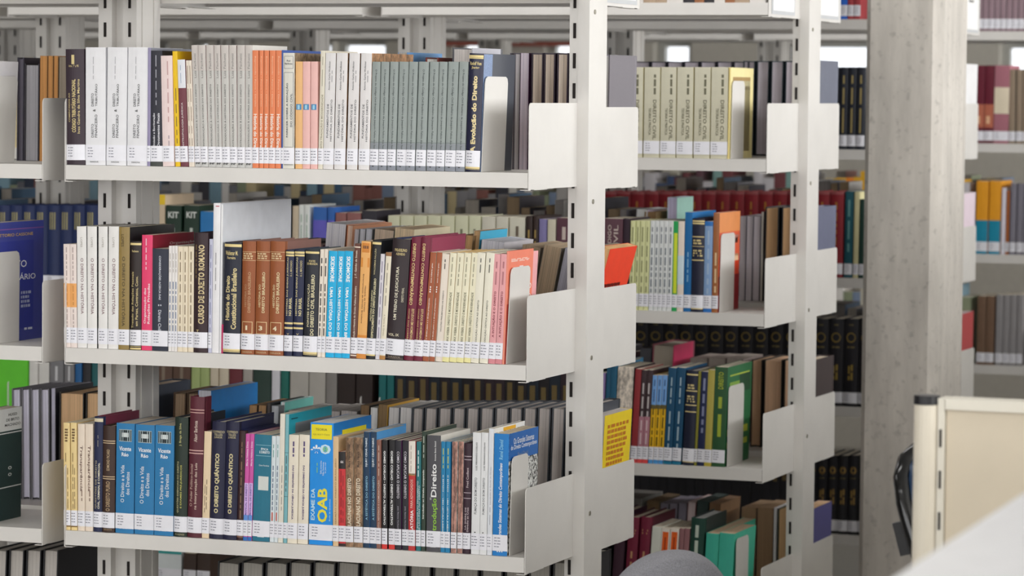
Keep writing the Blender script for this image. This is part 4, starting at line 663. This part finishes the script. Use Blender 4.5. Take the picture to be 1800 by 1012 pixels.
front(1, 3, SR+', low shelf', ST, [
 ([(1032, 1045)], 640, 3, '#16302f', 'dark green-black book', {}),
 ([(1046, 1058)], 655, 3, '#84709c', 'lilac paperback', dict(texts=(W_('~4', .5, .2, .9, .4, '#c4b8d0'),))),
 ([(1059.5, 1067), (1067.5, 1077)], 640, 4, '#1c5470', 'dark teal slim book', dict(board='#3a86b0', bx=1130)),
 ([(1078, 1106)], 645, 5, '#c2b8ac', 'pale stone hardcover set', dict(board='#2b2b2d', kind='worn')),
 ([(1108, 1118.5)], 648, 6, '#8a2c30', 'brick red book', dict(bands=((.0, .06, '#c44a4a'),))),
 ([(1119, 1128), (1128.6, 1138.2)], 650, 6, '#3c2c30', 'dark and pink banded book', dict(bands=((.06, .5, '#a87480'), (.0, .05, '#d24848')), texts=(W_('~3', .5, .5, .86, .5, '#c8c0c0'), W_('~3', .5, .12, .46, .4, '#e0c8cc')))),
 ([(1139, 1147), (1147.5, 1156), (1156.6, 1165)], 659, 5.5, '#dcae18', 'yellow paperback with light blue top', dict(bands=((.665, 1., '#6f9cd2'), (.0, .07, '#4a90c8'), (.62, .665, '#5c5430')), texts=(W_('~4', .5, .2, .62, .5, '#7a6014'), W_('~2', .5, .7, .95, .4, '#3a5c94')))),
 ([(1166, 1180), (1180.6, 1196)], 646, 6, '#0f4666', 'petrol blue book', dict(bands=((.0, .03, '#1a7090'),), texts=(W_('~3', .5, .15, .55, .3, '#a8c0cc'), W_('~3', .5, .63, .9, .25, '#a8c0cc')))),
 ([(1199, 1219)], 651, 5, '#161a30', 'navy hardcover with gold emblems', dict(hard=True, bands=gb((.95, .965), (.78, .79), (.63, .64), (.56, .57), (.03, .06)), texts=(W_('~22', .5, .8, .86, .7, g_, 'h'), W_('~23', .5, .66, .74, .7, g_, 'h')))),
 ([(1219.6, 1224)], 652, 5, '#807c2c', 'thin olive book', {}),
 ([(1224.6, 1237)], 653, 5, '#1a2347', 'slim navy book with pale lettering', dict(texts=(W_('~5', .5, .35, .93, .5, '#8a90b0'),))),
 ([(1237.6, 1249.6)], 650, 4, '#a89c4a', 'khaki yellow book', dict(bands=((.0, .1, '#b0a040'),))),
 ([(1250.6, 1273)], 645, 3, '#28502f', 'green book with yellow lettering, its cover showing', dict(board='#27693f', bx=1322, texts=(W_('DIREITO', .5, .78, .95, .4, '#b8c43c'), W_('~2', .5, .3, .7, .45, '#a8b83c')), boardtex=(('r', .1, .9, .9, .915, '#b8cc4c'), ('r', .1, .5, .79, .84, '#8cb44c'), ('r', .5, .95, .72, .9, '#1c4c30'), ('r', .05, .9, .3, .37, '#c0c83c'), ('r', .05, .9, .18, .24, '#c0c83c')))),
], 815)
bookend(1, 3, 1277.5, 1304, 679, 'steel bookend in front of the green cover')
front(1, 4, SR+', bottom visible shelf', ST, [
 ([(1040, 1060)], 880, 8, '#26221e', 'black hardcover with faint gold blocks', dict(hard=True, texts=(W_('~4', .5, .4, .9, .4, '#7a6c44'),))),
 ([(1072, 1090)], 900, 8, '#36182a', 'dark wine hardcover', dict(hard=True)),
 ([(1095, 1113), (1116, 1134)], 908, 8, '#6a1430', 'crimson hardcover with faded gold title', dict(hard=True, board='#4a1024', d=.18, texts=(W_('~12', .5, .82, .88, .6, '#c09068', 'h'), W_('~2', .5, .4, .65, .3, '#c09068')))),
 ([(1136, 1152)], 925, 8, '#cdcfc6', 'white-green paperback', {}),
 ([(1153, 1168), (1169, 1184)], 928, 7, '#ddd4ca', 'white paperback with a bright orange block', dict(bands=((.4, .96, '#e2621c', .15, .85),), texts=(W_('~3', .5, .45, .9, .3, '#b83c10'),))),
 ([(1185, 1193), (1194, 1203)], 928, 7, '#8f6468', 'dusty pink slim paperback', {}),
 ([(1206, 1230)], 910, 6, '#0e3a30', 'dark green hardcover with pale lettering', dict(hard=True, board='#1c2a2a', d=.17, page='#b8babb', texts=(W_('~3', .5, .55, .93, .4, '#c8d4c8'),))),
 ([(1234, 1256), (1257, 1283)], 937, 5, '#3fae98', 'turquoise book', dict(board='#48b89c', page='#c4ab90', bx=1328)),
], 1080)
bookend(1, 4, 1291, 1312, 947, 'steel bookend beside the turquoise books')
# seen through the gaps of the nearest rack
STUFF[0] = True
front(1, 2, SR+', seen through the gap', ST, [
 ([(x, x+22) for x in range(-6, 165, 22)], 361, 0, '#1b2a56', 'dark blue gilt law report', dict(hard=True, bands=tuple((.72, .92, '#9c9468', u, u+.1) for u in (.22, .4, .58)), d=.17)),
 ([(272, 288)], 342, 0, '#c9b69c', 'tan book with a yellow band', dict(bands=((.9, 1., '#e0bc20'),))),
 ([(290, 317), (322, 348)], 361, 0, '#1c3428', 'dark green book with white initials', dict(texts=(W_('KIT', .5, .86, .93, .7, '#e0e4e0', 'h', 0, .02), W_('~3', .5, .2, .75, .3, '#c8d0c8')))),
 ([(350, 378), (380, 408)], 372, 0, '#2a78b8', 'blue paperback', {}),
 ([(512, 522)], 362, 0, '#c4b49c', 'cream hardback', {}),
 ([(523, 532), (533, 542)], 360, 0, '#dfe2e0', 'thin white paperback', dict(texts=(W_('~4', .5, .4, .9, .2, '#70a080'),))),
 ([(548, 572), (574, 586)], 364, 0, '#2a5ea8', 'blue book with a violet base', dict(bands=((.0, .86, '#5a54b4'),))),
 ([(588, 606), (608, 632)], 374, 0, '#8a5a58', 'dull rose book', {}),
 ([(634, 660)], 370, 0, '#2a2730', 'black book', {}),
 ([(680, 700), (702, 724), (726, 748), (750, 772), (774, 796), (798, 820), (822, 842)], 379, 0, '#c9c9ae', 'cream-green law volume', dict(texts=(W_('~3', .5, .3, .85, .3, '#77785c'),))),
 ([(845, 868), (870, 890)], 381, 0, '#c6c2b4', 'plain cream volume', {}),
 ([(893, 920)], 382, 0, '#c9c6b6', 'wide cream volume with brown letters', dict(texts=(W_('~2', .5, .5, .9, .3, '#6a5c4c'),))),
 ([(922, 933), (934, 943)], 380, 0, '#2c1c18', 'dark brown gilt hardcover', dict(hard=True, texts=(W_('~4', .5, .3, .85, .4, '#b09450'),))),
 ([(945, 958)], 385, 0, '#77709c', 'lilac slim book', {}), ([(960, 974)], 386, 0, '#c2bca8', 'stone slim book', {}),
 ([(976, 1002)], 383, 0, '#52303c', 'dusky plum hardcover with cream letters', dict(texts=(W_('~2', .5, .4, .9, .4, '#c8b8b0'),))),
 ([(1056, 1092)], 384, 0, '#553540', 'wide plum law code with cream letters', dict(rough=.3, texts=(W_('CÓDIGO', .35, .6, .93, .22, '#c8b8b0'), W_('CIVIL', .68, .6, .93, .22, '#c8b8b0')))),
 ([(1093, 1104)], 384, 0, '#2b1a28', 'dark plum slim book', {}),
], 543)
front(1, 3, SR+', seen through the lower gap', ST, [
 ([(-30, 48)], 630, 0, '#5cc22a', 'bright green wide volume', {}), ([(50, 65), (67, 85)], 630, 0, '#d2d0cc', 'white volume', {}), ([(87, 110), (112, 129)], 630, 0, '#77767a', 'grey volume', dict(texts=(W_('~3', .5, .3, .9, .3, '#d8d8dc'),))),
 ([(131, 142)], 630, 0, '#1c5c94', 'blue', {}), ([(144, 158)], 630, 0, '#26262c', 'black', {}), ([(160, 174)], 630, 0, '#1c5c60', 'teal', {}), ([(270, 301), (303, 333)], 630, 0, '#5c4438', 'brown', dict(texts=(W_('~3', .5, .3, .9, .3, '#8a7a6a'),))),
 ([(x, x+15) for x in (335, 351)], 640, 0, '#a4b478', 'lime-cream volume', {}),
 ([(368, 382), (384, 400)], 640, 0, '#cfc4b0', 'cream volume', {}),
 ([(402, 424)], 640, 0, '#6c2c34', 'maroon volume', {}), ([(426, 442)], 640, 0, '#a8a29c', 'grey volume', {}),
 ([(444, 474)], 645, 0, '#2a4038', 'dark green volume', {}), ([(476, 490)], 640, 0, '#d8d8e0', 'white slim volume', {}),
 ([(492, 505)], 640, 0, '#1c6a60', 'teal slim volume', {}), ([(508, 540), (542, 570)], 640, 0, '#b2afa8', 'pale grey unmarked volume', {}),
 ([(572, 590)], 645, 0, '#8a8684', 'mid grey volume', {}), ([(592, 622), (624, 652)], 655, 0, '#2a1d1a', 'very dark brown volume', {}),
 ([(664, 676), (678, 690)], 640, 0, '#1c6a6c', 'sea green volume', {}),
], 815)
bookend(1, 3, 640, 662, 690, 'steel bookend behind the brown-edged books, under the middle shelf')
front(1, 4, SR+', bottom shelf through the gap', ST, [
 ([(80, 104), (106, 130), (132, 155), (157, 180)], 955, 0, '#a9a7b0', 'grey-white tall volume', {}),
 ([(272, 318)], 960, 0, '#d0d6d8', 'white volume with a teal band', dict(bands=((.8, .87, '#2a9a98'),))),
 ([(322, 344), (346, 368)], 972, 0, '#3a2a22', 'dark volume with a white label', {}),
], 1090)
# --- second rack, far face
F2 = 'second rack rear'
back(1, 1, F2, [([(x, x+27) for x in range(1112, 1300, 29)], 108, 0, '#262431', 'dark hardcover peeping above the cream volumes', dict(page='#8a858c', hard=True)),
 ([(1303, 1324), (1327, 1349), (1352, 1374), (1377, 1396)], 107, 0, '#1d2a33', 'black hardcover with tall grey page edges', dict(page='#8d878d', hard=True))], 275)
endbook(1, 1, 26, 106, '#5b6070', '#9a949a', 'slate blue cloth hardcover ending the top shelf', F2)
back(1, 2, F2, [
 ([(1108, 1128)], 368, 8, '#6a6066', 'grey book leaning', dict(left='#b9a8b8', page='#c4bcc4')), ([(1130, 1150)], 372, 0, '#6c5838', 'brown-edged book', dict(page='#6c5438')),
 ([(1170, 1187)], 347, 0, '#9cc8bc', 'tall book with pale mint cover', dict(left='#a4d0c4', page='#9a94ac', d=.13)),
 ([(1298, 1309), (1310, 1321), (1322, 1334)], 380, 0, '#7b7580', 'mauve-grey edged paperback', dict(page='#8e888c')), ([(1335, 1340)], 372, 0, '#3a2a2c', 'dark slim book', {}),
 ([(1342, 1366), (1371, 1396)], 364, 0, '#1a2028', 'thick hardcover with brown page edges', dict(page='#937454', hard=True))], 543)
endbook(1, 2, 24, 364, '#5a5f78', '#8c7a68', 'slate blue cloth hardcover ending the middle shelf', F2, y=543)
back(1, 3, F2, [
 ([(1116, 1136)], 612, 6, '#2a3038', 'dark grey book', dict(page='#3a3a3e')), ([(1140, 1178)], 606, 4, '#8f4a58', 'thick book with bright pink cover', dict(left='#d23c68', page='#7c7468', hard=True)),
 ([(1206, 1236), (1238, 1268), (1270, 1300)], 630, 4, '#7c706c', 'grey-topped paperback', dict(page='#6f6660')),
 ([(1318, 1337)], 632, 0, '#241c18', 'brown-edged slim hardcover', dict(page='#8a6f56', hard=True)), ([(1340, 1372), (1375, 1398)], 632, 0, '#1c1816', 'thick brown-edged hardcover', dict(page='#957860', hard=True))], 815)
endbook(1, 3, 26, 632, '#3a2f30', '#a89c8c', 'dark brown hardcover ending the low shelf', F2, y=815)
back(1, 4, F2, [
 ([(1062, 1125)], 874, 0, '#8a8a88', 'wide grey and white book stack spine', dict(page='#4c4a46')), ([(1128, 1150)], 880, 6, '#6a5c44', 'olive brown book', dict(page='#4c3c28')),
 ([(1152, 1166), (1168, 1182), (1184, 1198)], 884, 6, '#68646c', 'mauve-grey slim book', dict(page='#5c5862')), ([(1200, 1214)], 882, 6, '#8a4c4c', 'dusky red book', dict(page='#9a8c8c')),
 ([(1216, 1236)], 880, 6, '#16302e', 'dark green book', dict(page='#26302e')), ([(1238, 1258)], 884, 6, '#8a6a4c', 'tan-topped book', dict(page='#5a4430')),
 ([(1300, 1326), (1328, 1356)], 892, 0, '#7a6450', 'thick tan-edged book', dict(page='#705a44')), ([(1357, 1362)], 892, 0, '#c8c4c8', 'thin white book', dict(page='#c8c4c4')), ([(1364, 1392)], 894, 0, '#2c3428', 'tan-edged hardcover', dict(page='#8a7050', hard=True))], 1080)
endbook(1, 4, 24, 893, '#4c4a84', '#a08468', 'violet-blue book ending the bottom visible shelf', F2, y=1080, hard=False)
# --- third rack
TR = 'third rack'
front(2, 0, TR, ST, [([(1476, 1489)], -60, 0, '#1f5fc0', 'bright blue book at the very top', {}), ([(1490, 1500), (1501, 1512)], -60, 0, '#a03840', 'rose red book at the very top', {})], 25)
front(2, 1, TR+', top shelf', ST, [([(1452, 1473)], 118, 0, '#20242e', 'black book with a pale side', {}), ([(1474, 1488), (1489, 1503), (1504, 1519)], 118, 0, '#161b28', 'blue-black hardcover with gold title', dict(hard=True, texts=(W_('~2', .5, .55, .9, .3, '#b09c60'), W_('~1', .5, .2, .5, .3, '#b09c60'))))], 262)
front(2, 2, TR+', middle shelf', ST, [
 ([(x, x+24.4) for x in [1056+25*k for k in range(17)]], 337, 0, '#7e1420', 'dark red gilt law report', dict(hard=True, d=.17, texts=(W_('~6', .5, .3, .88, .22, '#b87a30'),), bands=((.97, 1., '#8f4a4c'),))),
 ([(1483, 1497)], 336, 0, '#14505c', 'teal book', dict(texts=(W_('~3', .5, .3, .9, .4, '#6aa0a0'),))), ([(1499, 1508)], 337, 0, '#c9c398', 'cream-yellow slim book', {}), ([(1509, 1520)], 350, 0, '#1c3c34', 'dark green book', {})], 480)
front(2, 3, TR+', low shelf', ST, [
 ([(x, x+25.6) for x in [1058+26.4*k for k in range(18)]], 560, 0, '#15131a', 'black law report with a gold roundel', dict(hard=True, d=.17, texts=(W_('●', .5, .73, .84, .62, '#a58a3c', 'h'), W_('~21', .5, .66, .69, .5, '#77683c', 'h'), W_('~21', .5, .92, .94, .3, '#77683c', 'h'), W_('~22', .5, .3, .5, .4, '#a58a3c'))))], 740)
front(2, 4, TR+', bottom visible shelf', ST, [
 ([(x, x+17.6) for x in [1416+18.2*k for k in range(6)]], 800, 0, '#131218', 'black report with a gold ring', dict(hard=True, d=.17, texts=(W_('O', .5, .76, .86, .62, '#a5823c', 'h', 0, .04), W_('~21', .5, .7, .72, .5, '#77683c', 'h'), W_('~22', .5, .38, .6, .5, '#a5823c'))))], 960)
TB = 'third rack beside pillar'
endbook(2, 1, 20, 112, '#e8e8ea', '#d8d8d8', 'white cover ending the top shelf', TB, y=270, hard=False)
endbook(2, 2, 16, 340, '#dccad6', '#c8c0c4', 'pale pink cover ending the middle shelf', TB, y=480, hard=False)
endbook(2, 3, 16, 552, '#b03c40', '#9a9498', 'red cover ending the low shelf', TB, y=690, hard=False)
# --- fourth rack, right of the pillar
FR = 'farthest rack, past the pillar'
front(3, 0, FR+', highest shelf', ST, [([(x, x+9.6) for x in [1706+10.4*k for k in range(11)]], -40, 0, '#8a747c', 'mauve-grey spine among dark ones', dict(left='#22242c', board='#22242c'))], 48)
STUFF[0] = False
front(3, 1, FR, ST, [([(1712, 1728), (1729, 1745)], 115, 0, '#5e1428', 'wine-red book with a picture panel', dict(bands=((.2, .5, '#a8604a'), (.25, .35, '#d8b08c', .2, .6)))), ([(1746, 1772)], 115, 0, '#9c6470', 'rose volume with a cream panel', dict(bands=((.38, .72, '#d2c6b0'),)))], 246)
front(3, 1, FR, ST, [([(1773, 1784), (1786, 1796), (1797, 1808)], 122, -2, '#8a7a68', 'taupe-brown volume', dict(board='#1e2c28'))], 246)
front(3, 2, FR, ST, [([(1714, 1735), (1737, 1757)], 318, 0, '#dc9620', 'orange volume with a teal lower part', dict(bands=((.0, .46, '#1783a0'),))), ([(1759, 1766)], 330, 0, '#d9d4e0', 'thin white-lilac book', {}), ([(1767, 1772)], 335, 0, '#a05c30', 'thin orange-brown book', {}),
 ([(1774, 1784), (1786, 1796), (1797, 1808)], 322, 0, '#77747f', 'mauve-grey volume', {})], 441)
STUFF[0] = True
front(3, 3, FR, ST, [([(1716, 1731), (1732, 1746)], 520, 0, '#6f5644', 'brown-edged volume', {}), ([(1749, 1761), (1762, 1773), (1774, 1785), (1786, 1796)], 518, 0, '#8b888a', 'grey-edged volume', {})], 625)

# --- everything farther back that nobody could single out: one mass of distant volumes
STUFF[0] = False
R = random.Random(11)
PAL = ['#c9c6be', '#8d8a8c', '#2b2730', '#26304e', '#6b2430', '#b8b4a0', '#4a4642', '#7a6a58', '#a8a4b0', '#1f3c40', '#8a3c30', '#c4a890', '#d8d6d2', '#3a5c8a', '#5c5a60', '#b09a50']
def fill(n, side, r, Xa, Xb, pal, hr=(.19, .25), wr=(.02, .04), fore=None, gild=0):
    x = Xa; z = rowz(n, side, r)+LIP+.0005
    while x < Xb-.012:
        w = min(R.uniform(*wr), Xb-x); h = R.uniform(*hr); d = R.uniform(.14, .18); c = R.choice(pal)
        if side == 0:
            book_geo(far, w-.0008, h, d, mat(bright(c)), mat(bright(c)), mat(PAGE, .9, 'pages'), False, x0=x, y0=n*S+.006, z0=z)
            if gild: far.box(x+w*.25, x+w*.7, n*S+.0035, n*S+.0045, z+h*.55, z+h*.8, mat(gild, .4))
        else: book_geo(far, w-.0008, h, d, mat(bright(c)), mat(bright(c)), mat(R.choice(fore or ['#b5ada2', '#8f8a88', '#9a8468']), .9, 'pages'), False, x0=x+w, y0=n*S+T-.006, z0=z, flip=True)
        x += w
def bay(k): return -k*BP-BW+.003, -k*BP-.003
def Xp(px, n, y, Yo=.006): return at(px, y, n*S+Yo)[0]
DK = ['#26242c', '#2a2a34', '#1d2028', '#33303a', '#5c2430', '#6e6a70', '#4a4e58']
GR = ['#5f6068', '#77777c', '#8c8a8c', '#3c3a42', '#2b3448', '#a8a6a2', '#44627c']
LT = ['#d8d4cc', '#c9c4b4', '#b0aca8', '#7c8ca4', '#8a5a52', '#3c526a', '#8a9278', '#c4b48c', '#7c9cac', '#dcd8d4']
fill(1, 0, 1, *bay(1), LT, (.15, .19)); fill(1, 0, 1, bay(0)[0], Xp(1096, 1, 275), PAL, (.18, .2))
fill(1, 0, 3, Xp(694, 1, 815), Xp(1028, 1, 815), ['#191519', '#201a22', '#16202c', '#2a1c24'], (.2, .215), (.024, .03), gild='#6e5c34')
fill(1, 0, 4, *bay(0)[:1], Xp(1036, 1, 1080), DK, (.2, .24)) if False else None
for k in (0, 1):
    fill(1, 0, 0, *bay(k), ['#3a2c24', '#8c5c3c', '#26242a', '#a08c78', '#c8c4c0'])
for k in (0, 1, 2):
    fill(1, 1, 0, *bay(k), DK)
    if k:
        for r in (1, 2, 3): fill(1, 1, r, *bay(k), GR, (.17, .23))
fill(1, 1, 2, bay(0)[0], Xp(1100, 1, 543, T-.17), DK+GR, (.2, .24)); fill(1, 1, 1, bay(0)[0], Xp(1100, 1, 275, T-.17), GR, (.16, .19))
fill(1, 1, 3, bay(0)[0], Xp(1100, 1, 815, T-.17), DK, (.2, .24))
fill(1, 0, 2, bay(2)[0], Xp(-10, 1, 543), LT, (.18, .22)); fill(1, 0, 3, bay(0)[0], Xp(333, 1, 815), LT) if False else None
for k in range(4):
    for r in (0, 1, 2, 3):
        hi = bay(k)[1]
        if k == 0: hi = {0: Xp(1474, 2, 25), 1: Xp(1450, 2, 262), 2: Xp(1054, 2, 480), 3: Xp(1056, 2, 740)}[r]
        hi = min(hi, bay(k)[1])
        if hi > bay(k)[0]+.03: fill(2, 0, r, bay(k)[0], hi, {0: PAL, 1: GR+LT, 2: ['#7e1420', '#6a1822', '#8a2028'] if k == 0 else GR+LT, 3: DK}[r], (.17, .22) if r < 2 else (.2, .25))
        fill(2, 1, r, bay(k)[0], bay(k)[1]-(.08 if k == 0 and r else 0), LT+GR, (.15, .21) if r == 1 else (.19, .25))
fill(2, 0, 4, bay(0)[0], Xp(1412, 2, 960), ['#15131a', '#191820'], (.24, .26), (.024, .028), gild='#6e5c34')
for k in range(5):
    for r in (0, 1, 2, 3):
        hi = bay(k)[1]
        if k == 0: hi = Xp({0: 1704, 1: 1708, 2: 1710, 3: 1712}[r], 3, 300)
        if r == 0: fill(3, 0, r, bay(k)[0], hi, PAL, (.19, .25)) if k in (0, 2, 4) else None
        elif r == 1: fill(3, 0, r, bay(k)[0], hi, LT+GR, (.14, .19))
        elif r == 2:
            xm = min(hi, Xp(1428, 3, 441)) if k == 0 else hi
            fill(3, 0, r, bay(k)[0], xm, ['#8c8a90', '#5c6470', '#b8b4b8', '#5c4048', '#7c9c98', '#c8c4c0', '#3c4c6c', '#6c3c40', '#404048'], (.2, .25))
            if k == 0: fill(3, 0, r, xm, hi, ['#d2a028', '#d87c20', '#e0bc40', '#d2a028', '#b8b4b8'], (.21, .25))
        else: fill(3, 0, r, bay(k)[0], hi, LT, (.2, .25))
        if r == 2: fill(3, 1, r, *bay(k), LT, (.18, .24))
o = far.build('distant_books')
tag(o, 'mass of blurred book spines and page edges on the racks farther back', 'books', kind='stuff')

# ------------------------------------------------------------------ desk area
# office screen (cubicle partition)
YP = -1.35
P0 = at(1608, 700, YP); P1 = at(1651, 700, YP)
zt = float(at(1630, 694, YP)[2]); xa = float(P0[0]); xb = float(P1[0])
BEI = mat('#d9cdb8', .5, 'paint'); CRM = mat('#e4dfd2', .4, 'paint')
ang = math.radians(-3.0)
root = empty('office_partition', (xa, YP, 0), (0, 0, ang))
w0 = xb-xa
m = MB(); n = 20
pts = [(w0/2+w0/2*math.cos(a), w0/2*math.sin(a)) for a in [2*math.pi*i/n for i in range(n)]]
m.prism(pts, 'z', 0, zt-.012, mat('#e0d8c8', .35, 'paint')); m.build('corner_post', root)
m = MB(); m.prism([(w0/2+(x-w0/2)*1.05, y*1.05) for x, y in pts], 'z', zt-.0115, zt, mat('#16161c', .35)); m.build('post_cap', root)
m = MB(); L_ = 1.6; sl = .004
m.box(w0+.0005, w0+.0095, -.006, .03, 0, zt-.003, CRM)
z = zt-.041
while z > .1:
    m.box(w0+.0032, w0+.0062, -.0068, -.0062, z-.025, z-.002, SLOT); z -= .0535
m.build('slotted_stile', root)
m = MB(); m.box(w0+.0105, L_, .0, .026, .06, zt-.018, BEI); m.build('panel', root)
m = MB(); m.box(w0+.0105, L_, -.007, .033, zt-.017, zt-.003, CRM); m.build('top_rail', root)
m = MB(); m.box(w0+.0105, L_, -.004, .03, 0, .06, CRM); m.build('base_rail', root)
tag(root, 'beige office partition with a black-capped corner post and slotted edge', 'partition')
# white high counter in the foreground, out of focus
Q0 = at(1520, 1012, -2.9); 
zc = 1.262
def on_z(x, y, z):
    d = FW + RT*(x-900)/FPX - UP*(y-506)/FPX; t = (z-CP[2])/d[2]; return CP+t*d
a = on_z(1560, 1012, zc); b = on_z(1800, 858, zc); v = np.array([b[0]-a[0], b[1]-a[1]]); v /= np.linalg.norm(v); nrm = np.array([v[1], -v[0]])
e0 = np.array(a[:2])-v*.25; e1 = np.array(b[:2])+v*.9; f0 = e0+nrm*.6; f1 = e1+nrm*.6
root = empty('white_counter', (float(e0[0]), float(e0[1]), 0), (0, 0, math.atan2(v[1], v[0])))
Lc = float(np.linalg.norm(e1-e0)); m = MB()
m.prism([(0, zc-.03), (0, zc-.006), (-.0, zc-.006), (-.006, zc), (-.594, zc), (-.6, zc-.006), (-.6, zc-.03)], 'x', 0, Lc, mat('#e8e9ee', .3, 'plain')) ; recalc(m.build('counter_top', root))
m = MB(); m.box(.05, Lc-.05, -.56, -.04, 0, zc-.03, mat('#d8d6d2', .5, 'paint')); m.build('counter_body', root)
tag(root, 'blurred white counter top cutting across the bottom corner of the view', 'counter')

# chairs
def pad(m, w, h, t, mt, expo=2.6, bulge=1., nu=20, nv=8, bend=.03):
    """upholstered back: superellipse outline, domed both sides, centred at origin in the xz-plane"""
    V = []; F = []
    rows = []
    for j in range(-nv, nv+1):
        f = math.cos(math.pi/2*j/nv)**.45 if abs(j) < nv else 0.
        f = .0+f; y = t/2*(j/nv)*bulge
        ring = []
        for i in range(4*nu):
            a = 2*math.pi*i/(4*nu); c, s = math.cos(a), math.sin(a)
            k = (abs(c)**expo+abs(s)**expo)**(-1/expo)
            sc = .0 + (1-.0)*f if abs(j) == nv else .86+.14*f
            if abs(j) == nv: sc = .0
            x = w/2*c*k*sc; z = h/2*s*k*sc
            ring.append((x, y+bend*(x/(w/2))**2-(.0), z))
        rows.append(ring)
    n = 4*nu
    for ring in rows: V += ring
    for j in range(len(rows)-1):
        F += [(j*n+i, j*n+(i+1) % n, (j+1)*n+(i+1) % n, (j+1)*n+i) for i in range(n)]
    m.add(V, F, mt)
def office_chair(name, label, loc, rz, cloth, zb, h, w, piping=None, tilt=0, cov='cloth', frame='#16171a', arm=False, expo=2.6):
    root = empty(name, loc, (0, 0, rz)); fm = mat(frame, .3)
    m = MB(); pad(m, w, h, .075, cloth, expo); o = m.build('backrest', root, (0, 0, zb), True); o.rotation_euler = (tilt, 0, 0)
    if piping:
        m = MB()
        for yy, rr, pm in ((-.032, .003, piping), (.012, .0125, mat('#0c0d10', .12))):
            pts = []
            for i in range(61):
                a = 2*math.pi*i/60; c, s = math.cos(a), math.sin(a); k = (abs(c)**expo+abs(s)**expo)**(-1/expo)
                pts.append((w/2*c*k*1.0, yy+.03*(c*k)**2, h/2*s*k*1.0))
            tube(m, pts, rr, pm, 10)
        o2 = m.build('edge_piping', root, (0, 0, zb), True); o2.rotation_euler = (tilt, 0, 0)
    m = MB(); pad(m, .46, .44, .08, cloth); o = m.build('seat', root, (0, -.25, .47), True); o.rotation_euler = (math.radians(90), 0, 0)
    m = MB(); tube(m, [(0, -.2, .42), (0, -.02, .42), (0, .06, .5), (0, .065, zb-.05)], .014, fm); m.build('back_support', root, smooth=True)
    m = MB(); tube(m, [(0, -.25, .08), (0, -.25, .43)], .025, fm, 14); m.build('gas_column', root, smooth=True)
    for k in range(5):
        a = 2*math.pi*k/5; m = MB(); tube(m, [(.02*math.cos(a), -.25+.02*math.sin(a), .1), (.27*math.cos(a), -.25+.27*math.sin(a), .07)], [.02, .012], fm); l = m.build('leg', root, smooth=True)
        m = MB(); cx, cy = .27*math.cos(a), -.25+.27*math.sin(a); tube(m, [(cx-.012*math.sin(a), cy+.012*math.cos(a), .027), (cx+.012*math.sin(a), cy-.012*math.cos(a), .027)], .027, fm, 14); m.build('caster', l, smooth=True)
    if arm:
        for sx in (-1, 1):
            m = MB(); m.box(sx*w*.62-.02, sx*w*.62+.02, -.3, -.02, .62, .65, fm); m.build('armrest', root)
    tag(root, label, 'chair'); return root
g = at(1186, 966, -.55)
office_chair('office_chair', 'grey fabric office chair with rounded back, standing before the second rack', (float(g[0]), -.55, 0), math.radians(38), mat('#8f8f96', .95, 'cloth'), float(g[2])-.165, .33, .235, expo=2.2)
g = at(1591, 778, -.95)
office_chair('leather_office_chair', 'dark blue leather office chair with glossy edging, half hidden by the partition', (float(g[0])+.158, -.80, 0), math.radians(73), mat('#223a58', .28, 'leather'), float(g[2])-.235, .50, .40, mat('#d8dade', .15, 'plain', 0, .9), tilt=math.radians(-21), frame='#101114', expo=7)
k_ = at(1589, 945, -.93); kb = MB(); kb.box(-.008, .008, -.01, .01, -.024, .024, mat('#1a1a1e', .5)); c_ = bpy.data.objects['leather_office_chair']; bpy.context.view_layer.update(); q_ = kb.build('adjustment_knob', c_); q_.location = c_.matrix_world.inverted() @ Vector([float(v) for v in k_]); q_.rotation_euler = (math.radians(-15), 0, math.radians(20))
